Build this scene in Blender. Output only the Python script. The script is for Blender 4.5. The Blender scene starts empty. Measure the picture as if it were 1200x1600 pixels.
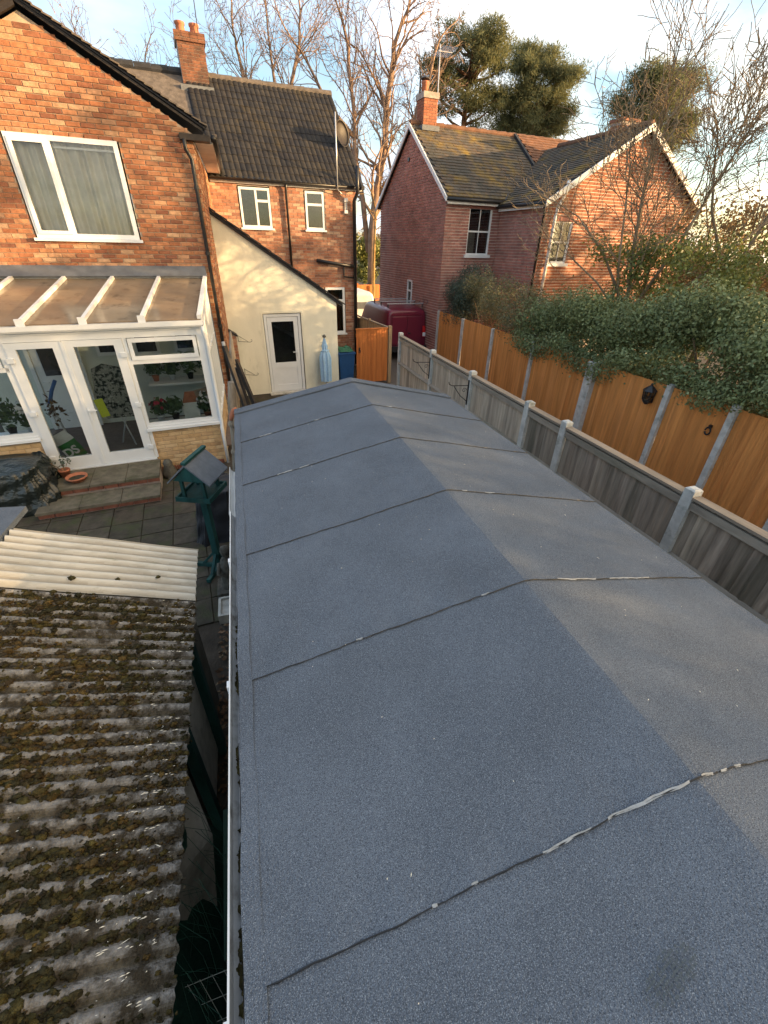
import bpy, bmesh, math, random
import numpy as np
from mathutils import Vector, Matrix
R = math.radians
SC = bpy.context.scene
COL = SC.collection
random.seed(11)
rs = np.random.RandomState(5)

# ------------------------------------------------------------------ camera, sky, sun, exposure
F = 665.0
cam_d = bpy.data.cameras.new('camera'); cam = bpy.data.objects.new('camera', cam_d); COL.objects.link(cam)
down = Vector((-25 / F, -1065 / F, -1)).normalized(); zz = -down
p1 = Vector((-239 / F, 425 / F, -1)); yy = (p1 - zz * p1.dot(zz)).normalized(); xx = yy.cross(zz)
cam.matrix_world = Matrix.Translation((0, 0, 3.83)) @ Matrix((xx, yy, zz)).to_4x4()
cam_d.sensor_fit = 'VERTICAL'; cam_d.sensor_height = 36; cam_d.lens = F / 1600 * 36
cam_d.clip_start = .02; cam_d.clip_end = 3000
SC.camera = cam

SUN_AZ, SUN_EL = R(110), R(8)
sdir = Vector((math.sin(SUN_AZ) * math.cos(SUN_EL), math.cos(SUN_AZ) * math.cos(SUN_EL), math.sin(SUN_EL)))
sun_d = bpy.data.lights.new('sun', 'SUN'); sun = bpy.data.objects.new('sun', sun_d); COL.objects.link(sun)
sun_d.energy = 4.5; sun_d.angle = R(.6); sun_d.color = (1, .66, .33)
sun.rotation_euler = sdir.to_track_quat('Z', 'Y').to_euler()
sun.location = (40, -10, 30)

world = bpy.data.worlds.new('World'); SC.world = world; world.use_nodes = True
def make_world():
    nt = world.node_tree; nt.nodes.clear(); N = nt.nodes.new; L = nt.links.new
    out = N('ShaderNodeOutputWorld'); bg = N('ShaderNodeBackground'); L(bg.outputs[0], out.inputs[0])
    sky = N('ShaderNodeTexSky'); sky.sky_type = 'NISHITA'; sky.sun_disc = False
    sky.sun_elevation = SUN_EL; sky.sun_rotation = SUN_AZ; sky.dust_density = 1.2; sky.ozone_density = 1.5
    tc = N('ShaderNodeTexCoord')
    sep = N('ShaderNodeSeparateXYZ'); L(tc.outputs['Generated'], sep.inputs[0])
    ad = N('ShaderNodeMath'); ad.operation = 'ADD'; ad.inputs[1].default_value = .22; L(sep.outputs[2], ad.inputs[0])
    mx = N('ShaderNodeMath'); mx.operation = 'MAXIMUM'; mx.inputs[1].default_value = .08; L(ad.outputs[0], mx.inputs[0])
    dv = N('ShaderNodeVectorMath'); dv.operation = 'DIVIDE'; L(tc.outputs['Generated'], dv.inputs[0])
    cmb = N('ShaderNodeCombineXYZ'); [L(mx.outputs[0], cmb.inputs[i]) for i in range(3)]; L(cmb.outputs[0], dv.inputs[1])
    nz = N('ShaderNodeTexNoise'); nz.inputs['Scale'].default_value = 1.15; nz.inputs['Detail'].default_value = 7
    nz.inputs['Roughness'].default_value = .52; nz.inputs['Distortion'].default_value = .25
    L(dv.outputs[0], nz.inputs['Vector'])
    rp = N('ShaderNodeValToRGB'); rp.color_ramp.elements[0].position = .39; rp.color_ramp.elements[1].position = .60
    L(nz.outputs['Fac'], rp.inputs[0])
    # cloud colour: warm towards the sun, pale elsewhere
    dt = N('ShaderNodeVectorMath'); dt.operation = 'DOT_PRODUCT'; L(tc.outputs['Generated'], dt.inputs[0]); dt.inputs[1].default_value = sdir
    cr = N('ShaderNodeValToRGB'); e = cr.color_ramp.elements
    mr0 = N('ShaderNodeMapRange'); mr0.inputs[1].default_value = -1; mr0.inputs[2].default_value = 1; L(dt.outputs['Value'], mr0.inputs[0])
    e[0].position = .1; e[0].color = (1.9, 2.35, 3.0, 1); e[1].position = .95; e[1].color = (9.5, 6.4, 2.9, 1)
    m = cr.color_ramp.elements.new(.5); m.color = (2.9, 3.15, 3.5, 1)
    m = cr.color_ramp.elements.new(.72); m.color = (5.4, 5.0, 4.2, 1)
    L(mr0.outputs[0], cr.inputs[0])
    # shaded undersides of the clouds
    n2 = N('ShaderNodeTexNoise'); n2.inputs['Scale'].default_value = .9; n2.inputs['Detail'].default_value = 4; L(dv.outputs[0], n2.inputs['Vector'])
    mr = N('ShaderNodeMapRange'); mr.inputs[1].default_value = .35; mr.inputs[2].default_value = .65; mr.inputs[3].default_value = .62; mr.inputs[4].default_value = 1.15
    L(n2.outputs['Fac'], mr.inputs[0])
    ml = N('ShaderNodeVectorMath'); ml.operation = 'SCALE'; L(cr.outputs[0], ml.inputs[0]); L(mr.outputs[0], ml.inputs['Scale'])
    mix = N('ShaderNodeMixRGB'); L(rp.outputs[0], mix.inputs[0]); L(sky.outputs[0], mix.inputs[1]); L(ml.outputs[0], mix.inputs[2])
    L(mix.outputs[0], bg.inputs[0]); bg.inputs[1].default_value = .145
make_world()
vs = SC.view_settings
vs.view_transform = 'Standard'; vs.look = 'None'; vs.gamma = 1; vs.use_curve_mapping = False
vs.exposure = 1.72
SC.cycles.max_bounces = 6; SC.cycles.transparent_max_bounces = 24

# ------------------------------------------------------------------ materials
MATS = {}
def M(name, cols, rough=.85, var=.25, vscale=5, vdetail=5, bump=.15, bscale=40, obj=False, metal=0, spec=.3,
      stain=None, stain2=None, stretch=(1, 1, 1), trans=0, speck=None):
    """cols picked by the 'tone' face value (+ a random value per object); noise varies it; stain = (colour, scale, lo, hi)"""
    m = bpy.data.materials.new(name); m.use_nodes = True; nt = m.node_tree; N = nt.nodes.new; L = nt.links.new
    bs = nt.nodes['Principled BSDF']; out = nt.nodes['Material Output']
    g = N('ShaderNodeNewGeometry'); mp = N('ShaderNodeVectorMath'); mp.operation = 'MULTIPLY'; mp.inputs[1].default_value = stretch
    L(g.outputs['Position'], mp.inputs[0]); P = mp.outputs[0]
    if len(cols) > 1:
        at = N('ShaderNodeAttribute'); at.attribute_name = 'tone'; v = at.outputs['Fac']
        if obj:
            oi = N('ShaderNodeObjectInfo'); ad = N('ShaderNodeMath'); ad.operation = 'ADD'; L(v, ad.inputs[0]); L(oi.outputs['Random'], ad.inputs[1])
            fr = N('ShaderNodeMath'); fr.operation = 'FRACT'; L(ad.outputs[0], fr.inputs[0]); v = fr.outputs[0]
        rp = N('ShaderNodeValToRGB'); L(v, rp.inputs[0]); cr = rp.color_ramp; n = len(cols)
        for i, c in enumerate(cols):
            e = cr.elements[i] if i < 2 else cr.elements.new(.999)
        for i, c in enumerate(cols):
            cr.elements[i].position = i / (n - 1)
        for i, c in enumerate(cols):
            cr.elements[i].color = (*c, 1)
        base = rp.outputs[0]
    else:
        c = N('ShaderNodeRGB'); c.outputs[0].default_value = (*cols[0], 1); base = c.outputs[0]
    nz = N('ShaderNodeTexNoise'); nz.inputs['Scale'].default_value = vscale; nz.inputs['Detail'].default_value = vdetail; nz.inputs['Roughness'].default_value = .6
    L(P, nz.inputs['Vector'])
    mr = N('ShaderNodeMapRange'); mr.inputs[1].default_value = .3; mr.inputs[2].default_value = .7; mr.inputs[3].default_value = 1 - var; mr.inputs[4].default_value = 1 + var
    L(nz.outputs['Fac'], mr.inputs[0])
    sc = N('ShaderNodeVectorMath'); sc.operation = 'SCALE'; L(base, sc.inputs[0]); L(mr.outputs[0], sc.inputs['Scale']); col = sc.outputs[0]
    for st in (stain, stain2):
        if st:
            n2 = N('ShaderNodeTexNoise'); n2.inputs['Scale'].default_value = st[1]; n2.inputs['Detail'].default_value = 6; n2.inputs['Roughness'].default_value = .65
            of = N('ShaderNodeVectorMath'); of.operation = 'ADD'; of.inputs[1].default_value = (st[1] * 1.3, 7, 3); L(P, of.inputs[0]); L(of.outputs[0], n2.inputs['Vector'])
            r2 = N('ShaderNodeMapRange'); r2.inputs[1].default_value = st[2]; r2.inputs[2].default_value = st[3]; L(n2.outputs['Fac'], r2.inputs[0])
            mx = N('ShaderNodeMixRGB'); L(r2.outputs[0], mx.inputs[0]); L(col, mx.inputs[1]); mx.inputs[2].default_value = (*st[0], 1); col = mx.outputs[0]
    if speck:
        vo = N('ShaderNodeTexNoise'); vo.inputs['Scale'].default_value = speck[1]; vo.inputs['Detail'].default_value = 2; L(g.outputs['Position'], vo.inputs['Vector'])
        r3 = N('ShaderNodeMapRange'); r3.inputs[1].default_value = speck[2]; r3.inputs[2].default_value = speck[3]; L(vo.outputs['Fac'], r3.inputs[0])
        mx = N('ShaderNodeMixRGB'); L(r3.outputs[0], mx.inputs[0]); L(col, mx.inputs[1]); mx.inputs[2].default_value = (*speck[0], 1); col = mx.outputs[0]
    L(col, bs.inputs['Base Color']); bs.inputs['Roughness'].default_value = rough; bs.inputs['Metallic'].default_value = metal
    bs.inputs['Specular IOR Level'].default_value = spec
    if bump:
        nb = N('ShaderNodeTexNoise'); nb.inputs['Scale'].default_value = bscale; nb.inputs['Detail'].default_value = 4; L(P, nb.inputs['Vector'])
        b = N('ShaderNodeBump'); b.inputs['Strength'].default_value = bump; b.inputs['Distance'].default_value = .02; L(nb.outputs['Fac'], b.inputs['Height']); L(b.outputs[0], bs.inputs['Normal'])
    if trans:
        tr = N('ShaderNodeBsdfTranslucent'); L(col, tr.inputs[0]); ms = N('ShaderNodeMixShader'); ms.inputs[0].default_value = trans
        L(bs.outputs[0], ms.inputs[1]); L(tr.outputs[0], ms.inputs[2]); L(ms.outputs[0], out.inputs[0])
    MATS[name] = m
    return m
def glass_mat(name, tint=(.82, .86, .86), boost=1.3):
    m = bpy.data.materials.new(name); m.use_nodes = True; nt = m.node_tree; nt.nodes.clear(); N = nt.nodes.new; L = nt.links.new
    o = N('ShaderNodeOutputMaterial'); t = N('ShaderNodeBsdfTransparent'); t.inputs[0].default_value = (*tint, 1)
    g = N('ShaderNodeBsdfGlossy'); g.inputs['Roughness'].default_value = .02; g.inputs[0].default_value = (.9, .92, .95, 1)
    fr = N('ShaderNodeFresnel'); fr.inputs[0].default_value = 1.5
    mu = N('ShaderNodeMath'); mu.operation = 'MULTIPLY'; mu.inputs[1].default_value = boost; mu.use_clamp = True; L(fr.outputs[0], mu.inputs[0])
    x = N('ShaderNodeMixShader'); L(mu.outputs[0], x.inputs[0]); L(t.outputs[0], x.inputs[1]); L(g.outputs[0], x.inputs[2]); L(x.outputs[0], o.inputs[0])
    return m

orange_brick = [(.32, .125, .06), (.38, .155, .075), (.52, .34, .21), (.28, .11, .06), (.22, .09, .055), (.35, .135, .064), (.43, .215, .115), (.37, .15, .072), (.47, .28, .165), (.25, .10, .055), (.40, .175, .085), (.19, .08, .05)]
m_brick = M('orange_brick', orange_brick, var=.3, vscale=14, bump=.35, bscale=70, obj=True, stain=((.20, .10, .06), 1.1, .54, .8))
m_brick_far = M('mixed_brick', [(.27, .12, .075), (.38, .18, .11), (.32, .13, .08), (.48, .32, .22), (.30, .15, .10), (.21, .10, .07), (.42, .22, .14)], var=.25, vscale=7, bump=.2, bscale=60)
m_brick_red = M('red_brick', [(.35, .16, .125), (.41, .19, .15), (.38, .17, .135), (.30, .14, .115), (.45, .22, .17)], var=.25, vscale=3, bump=.15, bscale=60, stain=((.13, .06, .05), .8, .56, .78))
m_brick_yel = M('buff_brick', [(.52, .36, .19), (.56, .40, .22), (.50, .33, .17), (.60, .44, .26), (.40, .25, .13), (.55, .38, .20)], var=.15, vscale=12, bump=.15, bscale=70, obj=True)
m_mortar = M('mortar', [(.40, .31, .23)], var=.2, vscale=10, bump=.3, bscale=120)
m_mortar_red = M('pale_lime_mortar', [(.66, .55, .48)], var=.2, vscale=3, bump=.2, bscale=120)
m_mortar_dk = M('weathered_mortar', [(.36, .30, .26)], var=.25, vscale=8, bump=.3, bscale=120)
m_mortar_buff = M('buff_mortar', [(.47, .35, .22)], var=.15, vscale=10)
m_cream = M('cream_render', [(.76, .735, .61)], var=.08, vscale=2.5, bump=.15, bscale=60, stain=((.60, .575, .47), 1.6, .54, .8), stain2=((.54, .53, .43), 3.5, .60, .8), stretch=(1, 1, .45))
m_white = M('white_upvc', [(.70, .73, .76)], rough=.35, var=.04, vscale=3, bump=0, spec=.5)
m_dirty_white = M('weathered_white_upvc', [(.76, .76, .74)], rough=.4, var=.1, vscale=4, bump=0, spec=.4, stain=((.42, .38, .28), 7, .6, .8))
m_white_paint = M('white_painted_wood', [(.75, .75, .73)], rough=.55, var=.1, vscale=6, bump=.05)
m_black = M('black_plastic', [(.018, .018, .02)], rough=.4, var=.2, bump=0, spec=.5)
m_iron = M('dark_iron', [(.025, .02, .018)], rough=.55, var=.3, vscale=20, bump=.05)
m_felt = M('blue_grey_felt', [(.104, .126, .160)], rough=.97, var=.2, vscale=2.2, bump=.45, bscale=150, spec=.2,
           stain=((.095, .115, .148), 3.4, .50, .78), speck=((.27, .31, .36), 400, .54, .71), stain2=((.040, .049, .064), 300, .47, .62))
m_bitumen = M('black_bitumen', [(.012, .012, .013)], rough=.35, var=.2, bump=.2, bscale=60, spec=.5)
m_torn = M('torn_felt_edge', [(.27, .30, .33)], rough=.7, var=.25, vscale=40)
m_tile = M('dark_roof_tile', [(.020, .020, .022), (.027, .026, .027), (.034, .031, .028), (.022, .021, .023)], rough=.75, var=.3, vscale=5, bump=.3, bscale=60, obj=True, stain=((.05, .04, .024), 1.5, .55, .75), spec=.12)
m_slate = M('dark_slate', [(.03, .031, .036)], rough=.7, var=.3, vscale=6, bump=.2)
m_lead = M('grey_lead', [(.13, .14, .155)], rough=.55, var=.2, vscale=6, bump=.1, bscale=12)
m_lead_dk = M('grey_stone_slate', [(.12, .10, .085)], rough=.8, var=.35, vscale=7, bump=.3, bscale=25)
m_redtile = M('mossy_clay_tile', [(.075, .068, .06), (.10, .082, .065), (.085, .078, .066), (.12, .085, .06), (.068, .068, .064)], rough=.9, var=.3, vscale=4, bump=.4, bscale=50, stain=((.24, .16, .035), 1.3, .50, .68), stain2=((.055, .056, .052), .6, .5, .7))
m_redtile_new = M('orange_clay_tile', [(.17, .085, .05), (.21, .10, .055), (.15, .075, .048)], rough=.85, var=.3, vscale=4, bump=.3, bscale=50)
m_pot = M('terracotta', [(.42, .16, .09)], rough=.8, var=.2, vscale=12, bump=.1)
m_conc = M('concrete', [(.52, .51, .47)], rough=.9, var=.2, vscale=9, bump=.3, bscale=90, stain=((.20, .21, .17), 5, .55, .75))
m_slab = M('mossy_paving', [(.060, .052, .040), (.080, .068, .052), (.05, .045, .034), (.07, .055, .04)], rough=.9, var=.35, vscale=6, bump=.4, bscale=50, obj=True, stain=((.05, .06, .025), 3, .5, .7))
m_tread = M('stone_step', [(.13, .115, .085)], rough=.9, var=.35, vscale=6, bump=.4, bscale=50, stain=((.07, .075, .04), 4, .5, .72))
m_step_brick = M('wet_red_brick', [(.17, .065, .045), (.21, .08, .05), (.14, .055, .04)], rough=.8, var=.3, vscale=10, bump=.3, bscale=50, obj=True)
m_grey_wood = M('weathered_grey_wood', [(.38, .31, .235), (.47, .39, .295), (.29, .235, .18), (.54, .45, .34), (.42, .335, .245)], rough=.9, var=.35, vscale=16, bump=.35, bscale=30, obj=True, stretch=(1, 1, .08), stain=((.10, .09, .075), 3, .55, .8))
m_rail_wood = M('pale_rail_wood', [(.30, .255, .20)], rough=.9, var=.3, vscale=10, bump=.3, bscale=30, stretch=(1, .15, 1), stain=((.16, .15, .10), 4, .5, .75))
m_cap_wood = M('tan_cap_wood', [(.27, .215, .16)], rough=.85, var=.25, vscale=10, bump=.2, stretch=(1, .15, 1))
m_brown_wood = M('brown_stained_wood', [(.58, .235, .062), (.64, .265, .078), (.51, .20, .052), (.61, .25, .068)], rough=.75, var=.24, vscale=14, bump=.2, bscale=30, obj=True, stretch=(1, 1, .07))
m_gate = M('orange_stained_wood', [(.42, .135, .035), (.46, .155, .04), (.39, .12, .03)], rough=.7, var=.2, vscale=14, bump=.2, bscale=30, obj=True, stretch=(1, 1, .07))
m_side_wood = M('tan_fence_wood', [(.30, .21, .125), (.35, .25, .15), (.27, .185, .11)], rough=.85, var=.25, vscale=14, bump=.2, obj=True, stretch=(1, 1, .08))
m_log = M('grey_log', [(.24, .20, .155)], rough=.95, var=.4, vscale=18, bump=.6, bscale=25, stretch=(1, 1, .15))
m_ground = M('damp_soil', [(.055, .045, .035)], rough=.95, var=.4, vscale=5, bump=.5, bscale=30, stain=((.05, .055, .02), 1.2, .5, .7))
m_drive = M('drive_gravel', [(.12, .10, .085)], rough=.95, var=.35, vscale=25, bump=.5, bscale=80)
m_asb = M('mossy_corrugated_sheet', [(.235, .225, .21), (.205, .195, .18), (.14, .125, .10), (.09, .078, .055)], rough=.95, var=.45, vscale=38, vdetail=8, bump=.9, bscale=95, spec=.1,
          stain=((.05, .042, .030), 12, .46, .60), stain2=((.30, .295, .28), 26, .66, .76))
m_pale = M('pale_corrugated_sheet', [(.50, .485, .43), (.47, .45, .395), (.40, .375, .32), (.29, .265, .215)], rough=.85, var=.15, vscale=7, bump=.15, bscale=40, stain=((.30, .28, .23), 5, .50, .72), stain2=((.20, .20, .13), 9, .62, .74), stretch=(.35, 1, 1))
m_moss = M('moss', [(.05, .046, .026), (.085, .074, .030), (.042, .036, .025), (.12, .095, .032), (.075, .052, .03), (.15, .10, .035), (.07, .062, .048)], rough=1, var=.5, vscale=60, bump=1, bscale=160, spec=.05)
m_straw = M('straw', [(.75, .70, .58)], rough=.8, var=.1)
m_tarp = M('black_tarpaulin', [(.012, .018, .018)], rough=.25, var=.3, vscale=6, bump=1, bscale=14, spec=.7)
m_cover = M('grey_cover', [(.022, .025, .032)], rough=.5, var=.25, vscale=5, bump=.35, bscale=9, spec=.4)
m_teal = M('teal_paint', [(.012, .062, .060)], rough=.65, var=.35, vscale=9, bump=.15, bscale=30, stretch=(1, 1, .3), stain=((.03, .06, .05), 8, .56, .75))
m_bird_felt = M('grey_roofing_felt', [(.14, .16, .19)], rough=.9, var=.15, vscale=12, bump=.4, bscale=250)
m_stone = M('mossy_stone', [(.10, .095, .08)], rough=.95, var=.4, vscale=14, bump=.6, bscale=40)
m_door_in = M('interior_white', [(.58, .62, .57)], rough=.7, var=.05, bump=0)
m_room = M('dark_room', [(.05, .05, .048)], rough=.9, var=.4, vscale=3, bump=0)
m_carpet = M('brown_carpet', [(.12, .095, .085)], rough=.95, var=.2, vscale=12, bump=.1)
m_curtain = M('grey_curtain', [(.76, .73, .62)], rough=.9, var=.15, vscale=4, bump=.1, trans=.2)
m_poly = M('bronze_polycarbonate', [(.46, .36, .255)], rough=.14, var=.16, vscale=1.7, bump=.02, bscale=6, spec=.8, trans=.45, stain=((.16, .12, .08), 3, .55, .8))
m_glass = glass_mat('window_glass'); m_glass_dk = glass_mat('house_window_glass', (.6, .63, .63), 1.8)
m_oak = M('bare_oak_bark', [(.24, .16, .115), (.33, .225, .16)], rough=.95, var=.3, vscale=3, bump=.3)
m_twig = M('hawthorn_bark', [(.22, .16, .10), (.31, .225, .14)], rough=.95, var=.3, vscale=5, bump=.3)
m_pine = M('pine_needles', [(.115, .14, .07), (.16, .17, .085), (.22, .21, .095), (.13, .155, .085)], rough=.8, var=.3, vscale=1, bump=0, trans=.35)
m_pine_bark = M('pine_bark', [(.16, .085, .05)], rough=.95, var=.3, vscale=5, bump=.4)
m_ivy = M('dark_hedge_leaf', [(.12, .155, .06), (.17, .21, .085), (.23, .27, .115), (.135, .17, .07), (.30, .33, .15)], rough=.55, var=.25, vscale=2, bump=0, trans=.2, spec=.4)
m_ivy_y = M('yellow_green_leaf', [(.12, .15, .04), (.18, .20, .05), (.25, .25, .065), (.10, .125, .04)], rough=.5, var=.25, vscale=2, bump=0, trans=.3, spec=.4)
m_olive = M('olive_leaf', [(.12, .135, .07), (.17, .17, .09), (.22, .20, .12), (.085, .105, .055)], rough=.6, var=.25, vscale=2, bump=0, trans=.25)
m_shrub = M('blue_green_leaf', [(.04, .065, .048), (.07, .10, .072), (.09, .12, .09)], rough=.5, var=.25, vscale=2, bump=0, trans=.2)
m_beech = M('dry_beech_leaf', [(.24, .16, .075), (.32, .21, .10), (.19, .135, .07), (.28, .21, .11)], rough=.8, var=.3, vscale=2, bump=0, trans=.25)
m_plant = M('houseplant_leaf', [(.05, .09, .045), (.08, .14, .06), (.12, .19, .085)], rough=.5, var=.3, vscale=6, bump=0, trans=.2)
m_petal = M('white_petal', [(.7, .68, .68)], rough=.7, var=.1, bump=0)
m_red = M('red_petal', [(.35, .03, .06)], rough=.6, var=.2, bump=0)
m_van = M('maroon_paint', [(.155, .013, .034)], rough=.28, var=.05, bump=0, spec=.6)
m_dkglass = M('dark_car_glass', [(.02, .022, .025)], rough=.08, var=0, bump=0, spec=.8)
m_rubber = M('tyre_rubber', [(.015, .015, .015)], rough=.9, var=.2, bump=0)
m_alu = M('aluminium', [(.55, .56, .58)], rough=.4, var=.1, bump=0, metal=.6)
m_redlight = M('red_lens', [(.55, .02, .02)], rough=.2, var=0, bump=0, spec=.6)
m_plate = M('yellow_plate', [(.65, .48, .03)], rough=.5, var=.05, bump=0)
m_blue_bin = M('blue_plastic', [(.018, .07, .19)], rough=.5, var=.15, bump=0)
m_green_lid = M('green_plastic', [(.03, .14, .08)], rough=.5, var=.2, bump=0)
m_parasol = M('pale_blue_fabric', [(.36, .56, .76), (.50, .68, .86)], rough=.9, var=.12, vscale=10, bump=.1)
m_netting = M('green_netting', [(.006, .032, .022), (.014, .065, .046)], rough=.7, var=.3, vscale=15, bump=.2)
m_wire = M('white_wire', [(.22, .25, .24)], rough=.5, var=.1, bump=0)
m_panel_grey = M('dull_grey_panel', [(.20, .195, .175)], rough=.9, var=.35, vscale=4, bump=.2, stain=((.09, .09, .075), 5, .5, .7))
m_board = M('grey_board', [(.12, .115, .10)], rough=.9, var=.3, vscale=5, bump=.2)
m_leaf_litter = M('leaf_litter', [(.10, .055, .03), (.16, .09, .05), (.07, .04, .025), (.2, .14, .08)], rough=.9, var=.3, bump=0)
m_yellow_label = M('yellow_card', [(.62, .66, .05)], rough=.6, var=.05, bump=0)
m_flower_cloth = M('patterned_fabric', [(.30, .30, .27)], rough=.9, var=.2, vscale=20, bump=0, stain=((.02, .03, .03), 17, .48, .54), stain2=((.45, .45, .42), 11, .58, .62))
m_blue = M('blue_plastic_handle', [(.03, .10, .30)], rough=.5, var=.1, bump=0)
m_green = M('green_sack', [(.03, .16, .04)], rough=.5, var=.1, bump=0)

# ------------------------------------------------------------------ mesh helpers
WR = {}
def thing(name, label, cat, loc=(0, 0, 0), rotz=0, group=None, local=False):
    o = bpy.data.objects.new(name, None); COL.objects.link(o); o.empty_display_size = .2
    o.location = loc; o.rotation_euler = (0, 0, rotz); o['label'] = label; o['category'] = cat
    if group: o['group'] = group
    WR[o.name] = Vector((0, 0, 0)) if local else Vector(loc)
    return o
def tag(o, label, cat, group=None):
    o['label'] = label; o['category'] = cat
    if group: o['group'] = group
    return o
def root_off(o):
    while o is not None and o.parent is not None: o = o.parent
    return WR.get(o.name, Vector((0, 0, 0))) if o is not None else Vector((0, 0, 0))
def link(name, me, parent=None, loc=None, rot=None, scale=None, kind=None):
    o = bpy.data.objects.new(name, me); COL.objects.link(o)
    if parent is not None: o.parent = parent
    if loc is not None: o.location = Vector(loc) - root_off(parent)
    if rot is not None: o.rotation_euler = rot
    if scale is not None: o.scale = scale
    if kind: o['kind'] = kind
    return o
class MB:
    def __init__(s): s.v = []; s.f = []; s.t = []
    def add(s, vs, fs, tone=0):
        b = len(s.v); s.v += [tuple(p) for p in vs]; s.f += [tuple(b + i for i in f) for f in fs]; s.t += [tone] * len(fs); return s
    def box(s, x0, x1, y0, y1, z0, z1, tone=0):
        return s.add([(x0, y0, z0), (x1, y0, z0), (x1, y1, z0), (x0, y1, z0), (x0, y0, z1), (x1, y0, z1), (x1, y1, z1), (x0, y1, z1)],
                     [(0, 3, 2, 1), (4, 5, 6, 7), (0, 1, 5, 4), (1, 2, 6, 5), (2, 3, 7, 6), (3, 0, 4, 7)], tone)
    def bar(s, a, b, w, h, up=(0, 0, 1), tone=0):
        """rectangular bar from a to b, w across, h along up"""
        a = Vector(a); b = Vector(b); d = (b - a).normalized(); sd = d.cross(Vector(up)).normalized(); u = sd.cross(d)
        P = []
        for q in (a, b):
            for i, j in ((-1, -1), (1, -1), (1, 1), (-1, 1)): P.append(q + sd * (i * w / 2) + u * (j * h / 2))
        return s.add(P, [(0, 1, 2, 3), (7, 6, 5, 4), (0, 4, 5, 1), (1, 5, 6, 2), (2, 6, 7, 3), (3, 7, 4, 0)], tone)
    def tube(s, pts, r, n=8, tone=0, cap=True):
        pts = [Vector(p) for p in pts]; rr = r if hasattr(r, '__len__') else [r] * len(pts); V = []; prev = None
        for i, p in enumerate(pts):
            d = (pts[min(i + 1, len(pts) - 1)] - pts[max(i - 1, 0)]).normalized()
            if prev is None:
                a = d.orthogonal().normalized()
            else:
                a = (prev - d * prev.dot(d)); a = a.normalized() if a.length > 1e-6 else d.orthogonal().normalized()
            prev = a; b = d.cross(a)
            for k in range(n):
                t = 2 * math.pi * k / n; V.append(p + (a * math.cos(t) + b * math.sin(t)) * rr[i])
        Fc = [(i * n + k, i * n + (k + 1) % n, (i + 1) * n + (k + 1) % n, (i + 1) * n + k) for i in range(len(pts) - 1) for k in range(n)]
        if cap: Fc += [tuple(range(n - 1, -1, -1)), tuple((len(pts) - 1) * n + k for k in range(n))]
        return s.add(V, Fc, tone)
    def lathe(s, prof, c=(0, 0, 0), n=16, tone=0):
        V = [(c[0] + r * math.cos(2 * math.pi * k / n), c[1] + r * math.sin(2 * math.pi * k / n), c[2] + z) for r, z in prof for k in range(n)]
        Fc = [(i * n + k, i * n + (k + 1) % n, (i + 1) * n + (k + 1) % n, (i + 1) * n + k) for i in range(len(prof) - 1) for k in range(n)]
        Fc += [tuple(range(n - 1, -1, -1)), tuple((len(prof) - 1) * n + k for k in range(n))]
        return s.add(V, Fc, tone)
    def prism(s, poly, d, tone=0):
        """poly: list of 3D points; extruded by vector d"""
        n = len(poly); d = Vector(d); P = [Vector(p) for p in poly]; V = P + [p + d for p in P]
        return s.add(V, [tuple(range(n)), tuple(range(2 * n - 1, n - 1, -1))] + [(i, n + i, n + (i + 1) % n, (i + 1) % n) for i in range(n)], tone)
    def grid(s, fn, nu, nv, tone=0):
        V = [fn(i / nu, j / nv) for i in range(nu + 1) for j in range(nv + 1)]
        return s.add(V, [(i * (nv + 1) + j, (i + 1) * (nv + 1) + j, (i + 1) * (nv + 1) + j + 1, i * (nv + 1) + j + 1) for i in range(nu) for j in range(nv)], tone)
    def mesh(s, name, mat, off=Vector((0, 0, 0)), smooth=False, fix=True):
        me = bpy.data.meshes.new(name); me.from_pydata([(p[0] - off[0], p[1] - off[1], p[2] - off[2]) for p in s.v], [], s.f)
        a = me.attributes.new('tone', 'FLOAT', 'FACE'); a.data.foreach_set('value', s.t)
        me.materials.append(mat)
        if fix:
            bm = bmesh.new(); bm.from_mesh(me); bmesh.ops.recalc_face_normals(bm, faces=bm.faces); bm.to_mesh(me); bm.free()
        if smooth: me.polygons.foreach_set('use_smooth', [True] * len(me.polygons))
        me.update(); return me
    def build(s, name, mat, parent=None, kind=None, smooth=False, fix=True):
        return link(name, s.mesh(name, mat, root_off(parent), smooth, fix), parent, kind=kind)
def leaves(name, mat, P, Nn, size, parent=None, asp=.6, kind=None, jit=.5, tone=None):
    """one quad (kite) per point, facing roughly Nn"""
    n = len(P); Nn = Nn + rs.normal(0, jit, (n, 3)); Nn /= np.linalg.norm(Nn, axis=1)[:, None] + 1e-9
    T = np.cross(Nn, rs.normal(0, 1, (n, 3))); T /= np.linalg.norm(T, axis=1)[:, None] + 1e-9; Bv = np.cross(Nn, T)
    sz = (size * rs.uniform(.45, 1.5, n))[:, None]
    V = np.stack([P - T * sz * .5, P + Bv * sz * asp * .5 + Nn * sz * .06, P + T * sz * .5, P - Bv * sz * asp * .5 + Nn * sz * .06], 1).reshape(-1, 3)
    off = root_off(parent); V = V - np.array(off)
    me = bpy.data.meshes.new(name); me.vertices.add(4 * n); me.vertices.foreach_set('co', V.ravel().astype(np.float32))
    me.loops.add(4 * n); me.loops.foreach_set('vertex_index', np.arange(4 * n, dtype=np.int32))
    me.polygons.add(n); me.polygons.foreach_set('loop_start', np.arange(0, 4 * n, 4, dtype=np.int32)); me.polygons.foreach_set('loop_total', np.full(n, 4, dtype=np.int32))
    a = me.attributes.new('tone', 'FLOAT', 'FACE'); a.data.foreach_set('value', (rs.uniform(0, 1, n) if tone is None else tone).astype(np.float32))
    me.materials.append(mat); me.update(); me.validate()
    return link(name, me, parent, kind=kind)
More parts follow.
